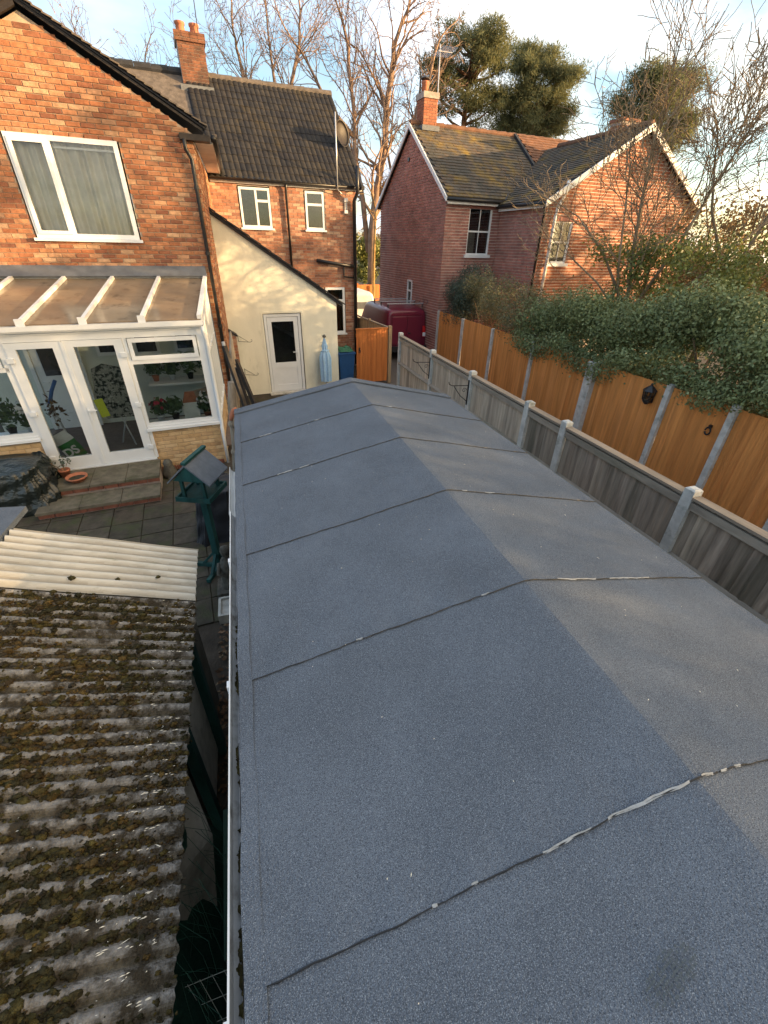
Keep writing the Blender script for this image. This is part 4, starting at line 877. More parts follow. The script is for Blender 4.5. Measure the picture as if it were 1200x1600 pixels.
n = 900; P = np.stack([rs.uniform(-.75, -.1, n), rs.uniform(1.9, 4.3, n), rs.uniform(.0, .05, n)], 1); leaves('leaf_litter', m_leaf_litter, P, np.tile((0, 0, 1.), (n, 1)), .05, kind='stuff', jit=.4)
# frog-like stone ornament by steps
so_ = thing('stone_ornament', 'small dark stone ornament in the corner between the steps and the buff brick wall', 'ornament', HW(-1.02, -.28, 0), HX, local=True)
MB().lathe([(.12, 0), (.13, .05), (.11, .16), (.08, .22), (.085, .27), (.06, .33), (.01, .35)], n=12).build('body', m_stone, so_, smooth=True); MB().lathe([(.07, 0), (.05, .05), (.01, .06)], (0, -.08, .0), 10).build('foot', m_stone, so_)
# pots by the steps
t = thing('terracotta_bowl', 'wide shallow terracotta bowl on the upper step', 'plant pot', HW(-2.42, -.58, .30), HX, local=True)
MB().lathe([(.10, 0), (.15, .06), (.165, .07), (.165, .09), (.15, .09), (.13, .05), (.02, .04)], n=20).build('bowl', m_pot, t, smooth=True)
MB().lathe([(.128, .05), (.06, .055), (.01, .055)], n=16).build('soil', m_ground, t)
def stem_plant(name, label, cat, loc, h, n, mat, pot=None, spread=.25, flower=None):
    t = thing(name, label, cat, loc, 0, local=True)
    if pot: MB().lathe([(.06, 0), (.085, .12), (.09, .12), (.09, .15), (.075, .15), (.07, .1)], n=12).build('pot', pot, t, smooth=True)
    s = MB(); tips = []
    for i in range(n):
        a = random.uniform(0, 6.3); e_ = Vector((math.cos(a) * spread * random.uniform(.3, 1), math.sin(a) * spread * random.uniform(.3, 1), .12 + h * random.uniform(.5, 1))); b = Vector((0, 0, .1)); m_ = b.lerp(e_, .5) + Vector((0, 0, .05)); s.tube([b, m_, e_], [.006, .005, .003], 4); tips += [e_, m_]
    s.build('stem', m_twig, t)
    P = np.array([list(p) for p in tips for _ in range(5)]) + rs.normal(0, .035, (len(tips) * 5, 3)); leaves('foliage', mat, P, rs.normal(0, 1, P.shape), .055, t)
    if flower: P = np.array([list(p) for p in tips[::2] for _ in range(3)]) + rs.normal(0, .02, (len(tips[::2]) * 3, 3)); leaves('bloom', flower, P, rs.normal(0, 1, P.shape), .06, t, asp=1)
    return t
stem_plant('bare_pot_plant', 'thin stemmed plant in a terracotta pot in front of the left door', 'pot plant', HW(-2.62, -.36, .30), .26, 6, m_shrub, m_pot, .3)
stem_plant('bushy_plant', 'small green plant between the tarpaulin and the steps', 'plant', HW(-2.86, -.42, 0), .5, 12, m_olive, None, .2)
stem_plant('white_flower', 'small dark plant with white blooms beside the lower step', 'plant', HW(-2.90, -.60, 0), .18, 8, m_shrub, None, .13, m_petal)
# rustic poles, iron bars, brackets by the cream wall
t = thing('log_pole', 'rough grey timber pole standing beyond the left corner of the felt roof', 'pole', (-.32, 6.5, 0))
MB().tube([(-.46, 6.5, 0), (-.43, 6.5, .6), (-.36, 6.5, 1.2), (-.33, 6.5, 1.75), (-.27, 6.5, 2.14)], [.075, .07, .065, .06, .058], 12).build('trunk', m_log, t, smooth=True)
for z in (.5, 1.05, 1.5): MB().lathe([(.085, 0), (.09, .03), (.08, .06)], (-.44 + (z * .07), 6.5, z), 10).build('knot', m_log, t)
t = thing('split_log_pole', 'thinner split timber pole behind the rough grey pole', 'pole', (-.22, 6.9, 0))
MB().tube([(-.40, 6.9, 0), (-.30, 6.9, 1.4), (-.22, 6.9, 2.36), (-.19, 6.9, 2.75)], [.07, .055, .05, .012], 8).build('trunk', m_log, t, smooth=True)
MB().tube([(-.29, 6.89, 1.9), (-.22, 6.86, 2.0), (-.19, 6.84, 2.02)], .02, 6).build('branch', m_log, t)
for i, (a, b, lab) in enumerate((((-.28, 6.3, 2.67), (-.02, 6.0, 1.3), 'dark iron bar leaning left of the white extension door, with a shiny bolt on top'), ((-.15, 6.4, 2.42), (.16, 6.2, 1.25), 'dark iron bar leaning nearest the white extension door'), ((-.17, 6.45, 2.3), (.0, 6.35, 1.2), 'dark iron bar standing steeply between two slanting bars'))):
    t = thing('iron_bar', lab, 'iron bar', ((a[0] + b[0]) / 2, (a[1] + b[1]) / 2, 0), group='dark iron bars leaning by the extension')
    MB().bar(a, (b[0], b[1], b[2]), .05, .05).bar(b, (b[0] + (b[0] - a[0]) * .9, b[1] + (b[1] - a[1]) * .9, 0.0), .05, .05).build('bar', m_iron, t)
    MB().tube([a, (a[0] - .005, a[1], a[2] + .05)], .022, 8).build('bolt', m_alu if i == 0 else m_iron, t)
for i, (z, w) in enumerate(((1.52, 4.49), (.62, 4.49))):
    t = thing('hanging_hook', ('upper' if i == 0 else 'lower') + ' thin wire basket hook on the cream wall', 'hook', HW(1.0 + i * .05, 4.49, z), HX, group='wire hooks on the cream wall', local=True)
    MB().tube([(0, 0, .16), (0, -.02, 0)], .006, 5).build('back_bar', m_iron, t); MB().tube([(0, -.02, .0), (.28, -.22, .0), (.33, -.25, .02), (.34, -.26, .06), (.31, -.24, .07)], .006, 5).tube([(0, -.01, .15), (.24, -.18, .01)], .005, 5).build('arm', m_iron, t)
# terracotta corner by shed
t = tag(MB().tube([(-.30, 5.22, 2.02), (-.28, 5.25, 2.08), (-.25, 5.24, 2.14), (-.22, 5.22, 2.17)], [.02, .03, .025, .012], 8).build('pink_ornament', m_pot, smooth=True), 'small pink ornament at the far left corner of the felt roof', 'ornament')
# netting, board and wire rack in the gap
t = thing('garden_netting', 'tangled dark green garden netting hanging in the gap beside the corrugated roof', 'netting', (-.52, 1.0, 0))
q = MB()
for i in range(45):
    a = Vector((random.uniform(-.62, -.48), random.uniform(.5, 1.25), random.uniform(1.35, 1.66))); b = a + Vector((random.uniform(-.02, .16), random.uniform(-.25, .1), random.uniform(-.5, -.15))); q.tube([a, a.lerp(b, .5) + Vector((random.uniform(0, .05), 0, .03)), b], .0011, 4, random.random())
q.build('strand', m_netting, t, kind='stuff')
s = MB(); s.grid(lambda a, b: (-.66 + .20 * a + .03 * math.sin(b * 9), .35 + .9 * b, 1.62 - .75 * a - .04 * math.sin(b * 13 + a * 5)), 10, 20); s.build('sheet', m_netting, t, smooth=True)
t = tag(MB().bar((-.42, .70, 1.05), (-.42, 1.25, 1.12), .04, .5).build('green_board', m_netting), 'dark green board standing in the narrow gap below the gutter', 'board')
t = thing('wire_rack', 'pale hooked wire rack hanging in the dark gap by the corrugated roof', 'wire rack', (-.47, .6, 1.2))
q = MB()
for i in range(4): q.tube([(-.56 + i * .045, .62, 1.38), (-.53 + i * .045, .56, 1.18), (-.51 + i * .045, .52, 1.02)], .0014, 5)
for k in range(3): q.tube([(-.58, .62 - .04 * k, 1.36 - .12 * k), (-.40, .62 - .04 * k, 1.37 - .12 * k)], .0014, 5)
q.build('grid', m_wire, t)
for x in (-.54, -.47): MB().tube([(x, .54, 1.1), (x + .005, .50, 1.0), (x + .02, .47, .97), (x + .035, .48, 1.0), (x + .03, .50, 1.03)], .0014, 5).build('hook', m_wire, t)
# bin and parasol
t = thing('wheelie_bin', 'blue wheelie bin beside the cream wall, topped by a green sack', 'bin', HW(4.13, 4.75, 0), HX, local=True)
MB().prism([(-.20, -.24, .08), (.20, -.24, .08), (.25, -.30, .98), (-.25, -.30, .98)], (0, .52, 0)).build('body', m_blue_bin, t)
MB().prism([(-.27, -.33, .985), (.27, -.33, .985), (.27, .26, 1.0), (-.27, .26, 1.0), ], (0, .0, .05)).build('lid', m_blue_bin, t)
MB().bar((-.2, .26, .95), (.2, .26, .95), .04, .04).build('handle', m_blue_bin, t)
for x in (-.22, .22): MB().tube([(x - .03, .2, .1), (x + .03, .2, .1)], .1, 14).build('wheel', m_rubber, t)
t = tag(MB().build('x', m_green_lid) if False else draped('green_sack', 'crumpled green sack lying on the blue bin lid', 'sack', HW(4.13, 4.75, 1.05), .24, .26, .09, m_green_lid, HX, 2.2), 'crumpled green sack lying on the blue bin lid', 'sack')
t = thing('closed_parasol', 'closed pale blue parasol standing against the cream wall', 'parasol', HW(3.38, 4.25, 0), HX, local=True)
s = MB()
def pf(a, b):
    th = 2 * math.pi * a; r = (.015 + .13 * min(b * 2.2, 1) - .02 * max(0, b - .5)) * (1 + .32 * math.sin(th * 8)); z = 1.55 - 1.25 * b
    if .22 < b < .32: r *= .72
    return (math.cos(th) * r, math.sin(th) * r, z)
s.grid(pf, 64, 24, 0)
s.t = [(.0 if (i // 24) % 8 < 4 else 1.) for i in range(len(s.t))]
s.build('canopy', m_parasol, t, smooth=True); MB().tube([(0, 0, 0), (0, 0, 1.6)], .02, 8).build('pole', m_alu, t); MB().lathe([(.05, 1.55), (.06, 1.58), (.01, 1.63)], n=10).build('finial', m_board, t); MB().tube([(-.11, -.06, 1.2), (0, -.13, 1.19), (.11, -.06, 1.2)], .018, 6).build('strap', m_parasol, t)

# ================================================================== FENCES
def fence_post(parent, x, y, h, w=.10, mat=m_conc):
    b = MB(); b.box(x - w / 2, x + w / 2, y - w / 2, y + w / 2, 0, h - .015); b.add([(x - w / 2, y - w / 2, h - .015), (x + w / 2, y - w / 2, h - .015), (x + w / 2, y + w / 2, h - .015), (x - w / 2, y + w / 2, h - .015), (x - w / 3, y - w / 3, h), (x + w / 3, y - w / 3, h), (x + w / 3, y + w / 3, h), (x - w / 3, y + w / 3, h)], [(4, 5, 6, 7), (0, 1, 5, 4), (1, 2, 6, 5), (2, 3, 7, 6), (3, 0, 4, 7)])
    return b.build('post', mat, parent)
def board_mesh(name, mat, w, h, t=.016):
    out = []
    for k in range(4):
        b = MB(); n = 5; wp = random.uniform(-.006, .006)
        def P(i, s, d): z = h * i / n; o = wp * math.sin(math.pi * i / n); return (o + d, s * w / 2 + .002 * math.sin(i * 2.1 + k), z)
        V = []
        for i in range(n + 1): V += [P(i, -1, 0), P(i, 1, -.004), P(i, 1, t * .5), P(i, -1, t)]
        Fc = [(4 * i + a, 4 * i + (a + 1) % 4, 4 * i + 4 + (a + 1) % 4, 4 * i + 4 + a) for i in range(n) for a in range(4)] + [(0, 1, 2, 3), (4 * n + 3, 4 * n + 2, 4 * n + 1, 4 * n)]
        b.add(V, Fc); out.append(b.mesh(name, mat))
    return out
m_dark_wood = M('damp_dark_wood', [(.26, .21, .16), (.32, .265, .205), (.21, .17, .13), (.37, .30, .235), (.28, .22, .165)], rough=.9, var=.4, vscale=16, bump=.4, bscale=30, obj=True, stretch=(1, 1, .08), stain=((.09, .085, .06), 3, .52, .75))
gf = thing('grey_fence', 'weathered grey closeboard fence with pale concrete posts beside the shed roof', 'fence', (4.0, 5, 0))
GB = board_mesh('grey_board', m_grey_wood, .118, 1.66); GD_ = board_mesh('dark_board', m_dark_wood, .118, 1.66)
gp = [-1.28, .66, 2.6, 4.54, 5.42, 7.3, 9.25, 11.5]
for y in gp: fence_post(gf, 4.0, y, 1.89, .11)
for y0, y1 in zip(gp[:-1], gp[1:]):
    a, b = y0 + .06, y1 - .06; n = max(3, int((b - a) / .105)); d = (b - a) / n
    for i in range(n):
        link('board', random.choice(GD_ if y0 < 4.6 and random.random() < .95 else GB), gf, (4.0 + random.uniform(-.003, .003), a + d * (i + .5), .13 + random.uniform(-.01, .01)), (random.uniform(-.008, .008), random.uniform(-.004, .004), R(5.5)))
    MB().box(3.955, 3.992, a, b, 1.685, 1.765).build('rail', m_rail_wood, gf); MB().prism([(3.99, a, 1.08), (3.99, a, 1.16), (3.92, a, 1.13), (3.92, a, 1.10)], (0, b - a, 0)).build('rail', m_rail_wood, gf); MB().box(3.95, 3.992, a, b, .20, .28).build('rail', m_rail_wood, gf)
    MB().box(3.94, 4.05, a, b, 1.795, 1.822).build('capping', m_cap_wood, gf); MB().box(3.985, 4.03, a, b, 0, .13).build('gravel_board', m_conc, gf)
for i, y in enumerate((9.25, 7.3)):
    t = thing('basket_bracket', ('farther' if i == 0 else 'nearer') + ' black scrolled iron basket bracket on the grey fence', 'bracket', (3.93, y, 1.4), group='scrolled basket brackets on the grey fence')
    MB().box(3.925, 3.94, y - .012, y + .012, 1.25, 1.72).build('back_plate', m_iron, t)
    MB().tube([(3.93, y, 1.62), (3.62, y + .05, 1.62), (3.56, y + .06, 1.65), (3.55, y + .06, 1.69)], .008, 6).tube([(3.93, y, 1.32), (3.80, y + .02, 1.42), (3.70, y + .04, 1.55), (3.65, y + .05, 1.62)], .007, 6).build('arm', m_iron, t)
    MB().tube([(3.86 + .05 * math.cos(k * .7) * (1 - k / 14), y + .01, 1.53 + .05 * math.sin(k * .7) * (1 - k / 14)) for k in range(12)], .005, 5).build('scroll', m_iron, t)

bf = thing('brown_fence', 'tall orange brown boarded fence with concrete posts below the dark hedge', 'fence', (7.0, 9, 0))
bp_ = [.6, 2.1, 3.3, 4.47, 5.66, 7.55, 9.78, 11.86, 13.85, 15.9]
BBm = board_mesh('brown_board', m_brown_wood, .112, 1.72)
for i, y in enumerate(bp_): fence_post(bf, 6.985, y, 1.90 if y < 7 else 1.86, .22 if y == 7.55 else .10)
for y0, y1 in zip(bp_[:-1], bp_[1:]):
    a, b = y0 + .06, y1 - .06; n = max(3, int((b - a) / .10)); d = (b - a) / n
    for i in range(n):
        link('board', random.choice(BBm), bf, (7.0 + random.uniform(-.002, .002), a + d * (i + .5), .13), (random.uniform(-.003, .003), 0, R(6)))
    MB().box(6.97, 7.03, a, b, 0, .13).build('gravel_board', m_conc, bf); MB().box(7.012, 7.05, a, b, 1.5, 1.58).build('rail', m_brown_wood, bf)
# carriage lantern and round hook on it
t = thing('wall_lantern', 'black carriage lantern fixed to the brown fence', 'lantern', (6.95, 5.97, 1.5))
lc = (6.90, 5.97)
MB().lathe([(.035, 1.46), (.075, 1.50), (.085, 1.52), (.085, 1.535)], (*lc, 0), 6).build('base', m_black, t)
MB().lathe([(.08, 1.535), (.10, 1.70)], (*lc, 0), 6).build('glass', glass_mat('lantern_glass', (.7, .7, .68), 2), t)
q = MB(); [q.bar((lc[0] + .083 * math.cos(R(60 * k)), lc[1] + .083 * math.sin(R(60 * k)), 1.53), (lc[0] + .103 * math.cos(R(60 * k)), lc[1] + .103 * math.sin(R(60 * k)), 1.705), .014, .014, up=(0, 1, 0)) for k in range(6)]; q.build('cage', m_black, t)
MB().lathe([(.125, 1.70), (.115, 1.72), (.05, 1.78), (.02, 1.80), (.025, 1.82), (.005, 1.84)], (*lc, 0), 6).build('hood', m_black, t); MB().box(6.90, 6.99, 5.95, 5.99, 1.56, 1.60).box(6.975, 6.992, 5.92, 6.02, 1.48, 1.68).build('mounting_arm', m_black, t)
t = thing('hose_hook', 'small dark ring hook on the brown fence near a concrete post', 'hook', (6.96, 4.72, 1.4))
MB().tube([(6.97 - .02, 4.72 + .045 * math.cos(k * .5), 1.40 + .06 * math.sin(k * .5)) for k in range(13)], .014, 6).build('ring', m_iron, t); MB().box(6.95, 6.99, 4.70, 4.74, 1.44, 1.50).build('plate', m_iron, t)

# gate and side fence
gt = thing('garden_gate', 'orange stained boarded gate with a black ring latch', 'gate', HB, HX, local=True)
GM = board_mesh('gate_board', m_gate, .098, 1.58)
for i in range(11): link('board', random.choice(GM), gt, (4.50 + i * .0945, 4.5, .08), (0, 0, R(-90)))
MB().box(4.455, 5.50, 4.515, 4.56, 1.45, 1.55).box(4.455, 5.50, 4.515, 4.56, .2, .3).build('rail', m_gate, gt); MB().box(4.45, 5.51, 4.47, 4.55, 1.665, 1.70).build('capping', m_gate, gt)
MB().tube([(4.55 + .03 * math.cos(k * .55), 4.46, 1.05 + .035 * math.sin(k * .55)) for k in range(13)], .009, 6).box(4.53, 4.57, 4.465, 4.485, 1.05, 1.16).build('latch', m_black, gt)
pf_ = thing('side_fence', 'tan panel fence running back from the orange gate beside the maroon van', 'fence', HB, HX, local=True)
fence_post(pf_, 5.57, 4.50, 1.75, .10, m_side_wood); fence_post(pf_, 5.50, 6.1, 1.75, .08, m_side_wood); fence_post(pf_, 5.46, 7.6, 1.8, .08, m_side_wood)
SB = board_mesh('side_board', m_side_wood, .105, 1.6)
for i in range(31):
    y = 4.58 + i * .098; link('board', random.choice(SB), pf_, (5.565 - .04 * (y - 4.5), y, .05), (0, 0, R(2)))
MB().bar((5.565, 4.55, 1.68), (5.45, 7.6, 1.70), .08, .03).build('capping', m_cap_wood, pf_)
ff = thing('far_fence', 'orange brown fence far behind the pale parked car', 'fence', (7, 27, 0))
FBm = board_mesh('far_board', m_gate, .15, 1.9)
for i in range(26): link('board', random.choice(FBm), ff, (5.6 + i * .15, 27 + i * .03, 0), (0, 0, R(-80)))
for x in (6.6, 8.4): MB().box(x - .05, x + .05, 26.9, 27.0, 0, 2.0).build('post', m_gate, ff)

# ================================================================== RED BRICK HOUSE (right)
RB = (6.98, 16.0, 0)
rh = thing('red_brick_house', 'red brick house with a white edged gable, sash windows and mossy tiled roof', 'house', RB, HX, local=True)
W1 = (.93, 1.86, 3.58, 5.02); W2 = (2.60, 3.32, 3.42, 4.62)
WU0, WU1, WA, WW, WZ, WE = 2.17, 8.7, 5.45, -2.4, 7.02, 5.13
GD, GZ, GE = 5.75, 7.42, 5.3
c = MB()
zs = [0, W1[2], W1[3], GE]
for z0, z1 in zip(zs[:-1], zs[1:]):
    for a, b in sub_holes([(0.012, 10)], [W1], (z0 + z1) / 2): c.box(a, b, .012, .25, z0, z1)
c.prism([(.012, .26, 0), (.012, GD, 0), (.012, GD, GE), (.012, GD / 2, GZ), (.012, .26, GE)], (.25, 0, 0))
zs = [0, W2[2], W2[3], WE]
for z0, z1 in zip(zs[:-1], zs[1:]):
    for a, b in sub_holes([(WU0 + .012, WU1)], [W2], (z0 + z1) / 2): c.box(a, b, WW + .012, WW + .25, z0, z1)
c.prism([(WU0 + .012, WW + .012, WE), (WU1, WW + .012, WE), (WA, WW + .012, WZ)], (0, .2, 0))
c.box(WU0 + .012, WU0 + .25, WW + .26, -.002, 0, WE)
c.build('wall', m_mortar_red, rh)
bricks_joined(lay(lambda z: sub_holes([(0, WU0)], [W1], z), .4, GE, ch=.088), place_w(-.002), m_brick_red, rh, ch=.066)
fp, ln = place_line((.0, GD), (.0, 0))
def gspan(z):
    if z < GE: return sub_holes([(0, GD)], [(GD - 2.72, GD - 2.25, 1.5, 2.72)], z)
    k = (z - GE) / (GZ - GE) * GD / 2; return [(k, GD - k)] if k < GD / 2 - .1 else []
bricks_joined(lay(gspan, .4, GZ - .05, ch=.088), fp, m_brick_red, rh, ch=.066)
fp, ln = place_line((WU0, -.01), (WU0, WW))
bricks_joined(lay(lambda z: [(0, ln)], 1.2, WE, ch=.088), fp, m_brick_red, rh, ch=.066)
def wspan(z):
    if z < WE: return sub_holes([(WU0, WU1)], [W2], z)
    k = (z - WE) / (WZ - WE); return [(WU0 + k * (WA - WU0), WU1 - k * (WU1 - WA))] if k < .97 else []
m_brick_or = M('orange_red_brick', [(.29, .105, .055), (.34, .13, .07), (.26, .09, .05), (.37, .16, .09)], var=.25, vscale=3, bump=.15, bscale=60)
bricks_joined(lay(wspan, 1.0, WZ, ch=.088), place_w(WW - .002), m_brick_or, rh, ch=.066)
def sash(u0, u1, z0, z1, w):
    zm = (z0 + z1) / 2; f = window(rh, u0, u1, z0 + .05, z1, w + .05, [('h', zm + .03, u0 + .05, u1 - .05)], fw=.05, frame=m_white_paint, sill=False)
    um = (u0 + u1) / 2; MB().box(um - .012, um + .012, w + .037, w + .05, z0 + .1, z1 - .05).build('glazing_bar', m_white_paint, f)
    MB().box(u0 - .07, u1 + .07, w - .07, w + .10, z0 - .04, z0 + .05).build('sill', m_white_paint, f)
    MB().box(u0 + .06, um - .1, w + .10, w + .11, z0 + .12, zm).build('curtain', m_curtain, f)
    MB().box(u0 - .02, u1 + .02, w - .012, w + .0, z1 + .002, z1 + .10).build('lintel', m_brick_red, f)
sash(*W1, 0); sash(*W2, WW)
# small side window on the gable wall (faces -u)
sw = MB(); u = -.03
for (a, b, z0, z1) in ((2.27, 2.33, 1.5, 2.7), (2.64, 2.70, 1.5, 2.7), (2.33, 2.64, 1.5, 1.56), (2.33, 2.64, 2.64, 2.7), (2.33, 2.64, 2.28, 2.34)): sw.box(u, u + .06, a, b, z0, z1)
swo = sw.build('window', m_white_paint, rh); MB().box(u + .04, u + .045, 2.33, 2.64, 1.56, 2.64).build('pane', m_dkglass, swo); MB().box(u - .05, u + .03, 2.22, 2.75, 1.44, 1.50).build('sill', m_white_paint, swo)
MB().box(-.05, -.004, 2.95, 3.1, 6.5, 6.6).build('vent', m_black, rh)
# roofs
def tile_roof(P0, du, dv, nu, nv, mat, parent, keep=lambda p: True, name='roof_tiles', th=.022):
    """P0 eave corner; du along eave, dv up slope; running bond of small tiles"""
    P0 = Vector(P0); du = Vector(du); dv = Vector(dv); nn = du.cross(dv).normalized(); a = du / nu; b = dv / nv; m_ = MB()
    if nn.z < 0: nn = -nn
    for j in range(nv):
        for i in range(-1, nu + 1):
            p = P0 + a * (i + (j % 2) * .5) + b * j
            if not (0 <= (i + (j % 2) * .5) and (i + (j % 2) * .5 + .97) <= nu) or not keep(p + a * .5 + b * .5): continue
            l = random.uniform(-.004, .006); q0 = p + nn * (.030 + l); q1 = p + b * 1.15 + nn * .008; r_ = a * .97
            m_.add([q0, q0 + r_, q1 + r_, q1, p - nn * .002, p + r_ - nn * .002], [(0, 1, 2, 3), (4, 5, 1, 0)], random.random())
    return m_.build(name, mat, parent, kind='stuff', fix=False)
OV = .22; gs = (GZ - GE) / (GD / 2)
def mz(w): return GE + gs * w
rp = MB(); rp.prism([(-.10, -OV, mz(-OV) + .05), (-.10, GD / 2, GZ + .05), (-.10, GD / 2, GZ + .11), (-.10, -OV, mz(-OV) + .11)], (10.2, 0, 0)); rp.prism([(-.10, GD + OV, mz(-OV) + .05), (-.10, GD / 2, GZ + .05), (-.10, GD / 2, GZ + .11), (-.10, GD + OV, mz(-OV) + .11)], (10.2, 0, 0))
rp.build('roof_deck', m_slate, rh)
ws = (WZ - WE) / (WA - WU0)
def in_valley(p):   # main roof visible where it is above the wing roof
    k = WE + ws * min(p.x - WU0, 2 * WA - WU0 - p.x) + .1; return p.z > k - .05 or p.x < WU0 - .3
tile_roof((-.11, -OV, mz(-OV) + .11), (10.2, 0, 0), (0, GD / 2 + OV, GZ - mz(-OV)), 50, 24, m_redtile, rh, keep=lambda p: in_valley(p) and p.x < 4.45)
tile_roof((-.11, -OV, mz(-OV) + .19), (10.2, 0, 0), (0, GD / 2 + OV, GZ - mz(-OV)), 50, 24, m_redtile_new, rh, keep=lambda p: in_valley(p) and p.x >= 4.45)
def wz(u): return WE + ws * (u - WU0)
r2 = MB(); UO = WU0 - .22
r2.prism([(UO, WW - .15, wz(UO) + .05), (WA, WW - .15, WZ + .05), (WA, WW - .15, WZ + .10), (UO, WW - .15, wz(UO) + .10)], (0, 5.2, 0)); r2.prism([(2 * WA - UO, WW - .15, wz(UO) + .05), (WA, WW - .15, WZ + .05), (WA, WW - .15, WZ + .10), (2 * WA - UO, WW - .15, wz(UO) + .10)], (0, 5.2, 0))
r2.build('roof_deck', m_slate, rh)
def wing_keep(p): return p.z > mz(p.y) - .02 or p.y < -.3
tile_roof((UO, 2.6, wz(UO) + .10), (0, -2.6 + WW - .15, 0), (WA - UO, 0, WZ - wz(UO)), 26, 28, m_redtile, rh, keep=wing_keep)
rd = MB()
for i in range(22): rd.tube([(-.1 + i * .45, GD / 2, GZ + .10), (-.1 + i * .45 + .44, GD / 2, GZ + .115)], [.10, .11], 8)
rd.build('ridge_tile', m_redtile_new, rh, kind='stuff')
rd = MB()
for i in range(9): rd.tube([(WA, WW - .15 + i * .45, WZ + .10), (WA, WW - .15 + i * .45 + .44, WZ + .11)], [.10, .11], 8)
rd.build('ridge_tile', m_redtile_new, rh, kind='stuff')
MB().bar((4.34, .75, mz(.75) + .16), (4.34, GD / 2 - .05, GZ + .15), .10, .10).build('step_shadow_strip', m_slate, rh)  # dark strip standing in for the shadow of the roof step
MB().bar((WU0 - .05, -.25, 5.25), (4.1, 1.9, 6.68), .10, .02).build('valley_lead', m_slate, rh)
# bargeboards, gutters
for sg in (0, 1):
    w0 = -OV if sg == 0 else GD + OV
    MB().prism([(-.16, w0, mz(-OV) - .02), (-.16, GD / 2, GZ - .02), (-.16, GD / 2, GZ + .13), (-.16, w0, mz(-OV) + .11)], (.045, 0, 0)).build('bargeboard', m_white_paint, rh)
for e0 in (UO, 2 * WA - UO):
    MB().prism([(e0, WW - .21, wz(UO) - .08), (WA, WW - .21, WZ - .06), (WA, WW - .21, WZ + .12), (e0, WW - .21, wz(UO) + .10)], (0, .045, 0)).build('bargeboard', m_white_paint, rh)
MB().box(-.05, WU0 - .05, -.17, -.13, 5.06, 5.18).build('fascia', m_white_paint, rh); MB().tube([(-.1, -.22, 5.19), (WU0, -.22, 5.17)], .055, 8).build('gutter', m_black, rh, smooth=True)
MB().box(UO + .06, UO + .10, WW - .1, -.1, 4.92, 5.02).build('fascia', m_white_paint, rh); MB().tube([(UO, WW - .15, 5.03), (UO, -.1, 5.05)], .055, 8).build('gutter', m_black, rh, smooth=True)
MB().tube([(UO + .02, WW - .10, 5.0), (WU0 - .05, WW + .02, 4.75), (WU0 - .05, WW + .02, 1.5)], .04, 8).build('downpipe', m_black, rh, smooth=True)
MB().tube([(2.72, WW - .10, 5.62), (2.70, WW - .10, 5.3), (2.50, WW - .09, 4.98), (2.47, WW - .09, 4.7), (2.47, WW - .09, 2.0)], .05, 8).build('vent_pipe', m_dirty_white, rh, smooth=True)
# chimneys
core = MB().box(.28, .80, 2.62, 3.18, 7.0, 8.30); core.box(.24, .84, 2.58, 3.22, 8.18, 8.34); co = core.build('chimney', m_mortar_dk, rh)
q = MB()
for a, b, z in lay(lambda z: [(0, .52)], 7.2, 8.28):
    q.add(*place_w(2.606)(.28 + a, .28 + b, z, z + .0645, 0), tone=random.random()); q.box(.266, .281, 2.62 + a, 2.62 + b, z, z + .0645, random.random()); q.box(.799, .814, 2.62 + a, 2.62 + b, z, z + .0645, random.random())
q.build('brick_course', m_brick_or, co, kind='stuff')
MB().box(.20, .88, 2.5, 3.3, 7.32, 7.46).build('lead_apron', m_lead, co); MB().lathe([(.12, 0), (.11, .25), (.13, .27), (.13, .32), (.09, .32)], (.42, 2.9, 8.33), 12).build('chimney_pot', m_pot, co, smooth=True); MB().lathe([(.16, 0), (.16, .02), (.05, .08), (.01, .1)], (.42, 2.9, 8.70), 10).tube([(.34, 2.9, 8.6), (.34, 2.9, 8.71)], .01, 4).tube([(.50, 2.9, 8.6), (.50, 2.9, 8.71)], .01, 4).build('cowl', m_iron, co)
core = MB().box(7.0, 7.9, .2, .75, 5.3, 7.8); co = core.build('chimney', m_mortar_dk, rh)
q = MB()
for a, b, z in lay(lambda z: [(0, .9)], 5.6, 7.75): q.add(*place_w(.187)(7.0 + a, 7.0 + b, z, z + .0645, 0), tone=random.random()); q.box(6.987, 7.001, .2 + a * .6, .2 + b * .6, z, z + .0645, random.random())
q.build('brick_course', m_brick_far, co, kind='stuff'); MB().box(6.95, 7.8, .15, .8, 7.8, 7.88).build('cap', m_brick_far, co)
# tv aerial
t = MB().tube([(.95, 2.9, 7.3), (.92, 2.9, 9.6)], .018, 6); t.build('aerial_mast', m_alu, rh)
q = MB(); q.tube([(.70, 2.6, 9.35), (1.55, 3.2, 9.55)], .012, 5)
for k in range(9):
    p = Vector((.70, 2.6, 9.35)).lerp(Vector((1.55, 3.2, 9.55)), k / 8); q.tube([p - Vector((.12, -.16, .1)), p + Vector((.12, -.16, .1))], .008, 4)
q.build('aerial', m_alu, rh)

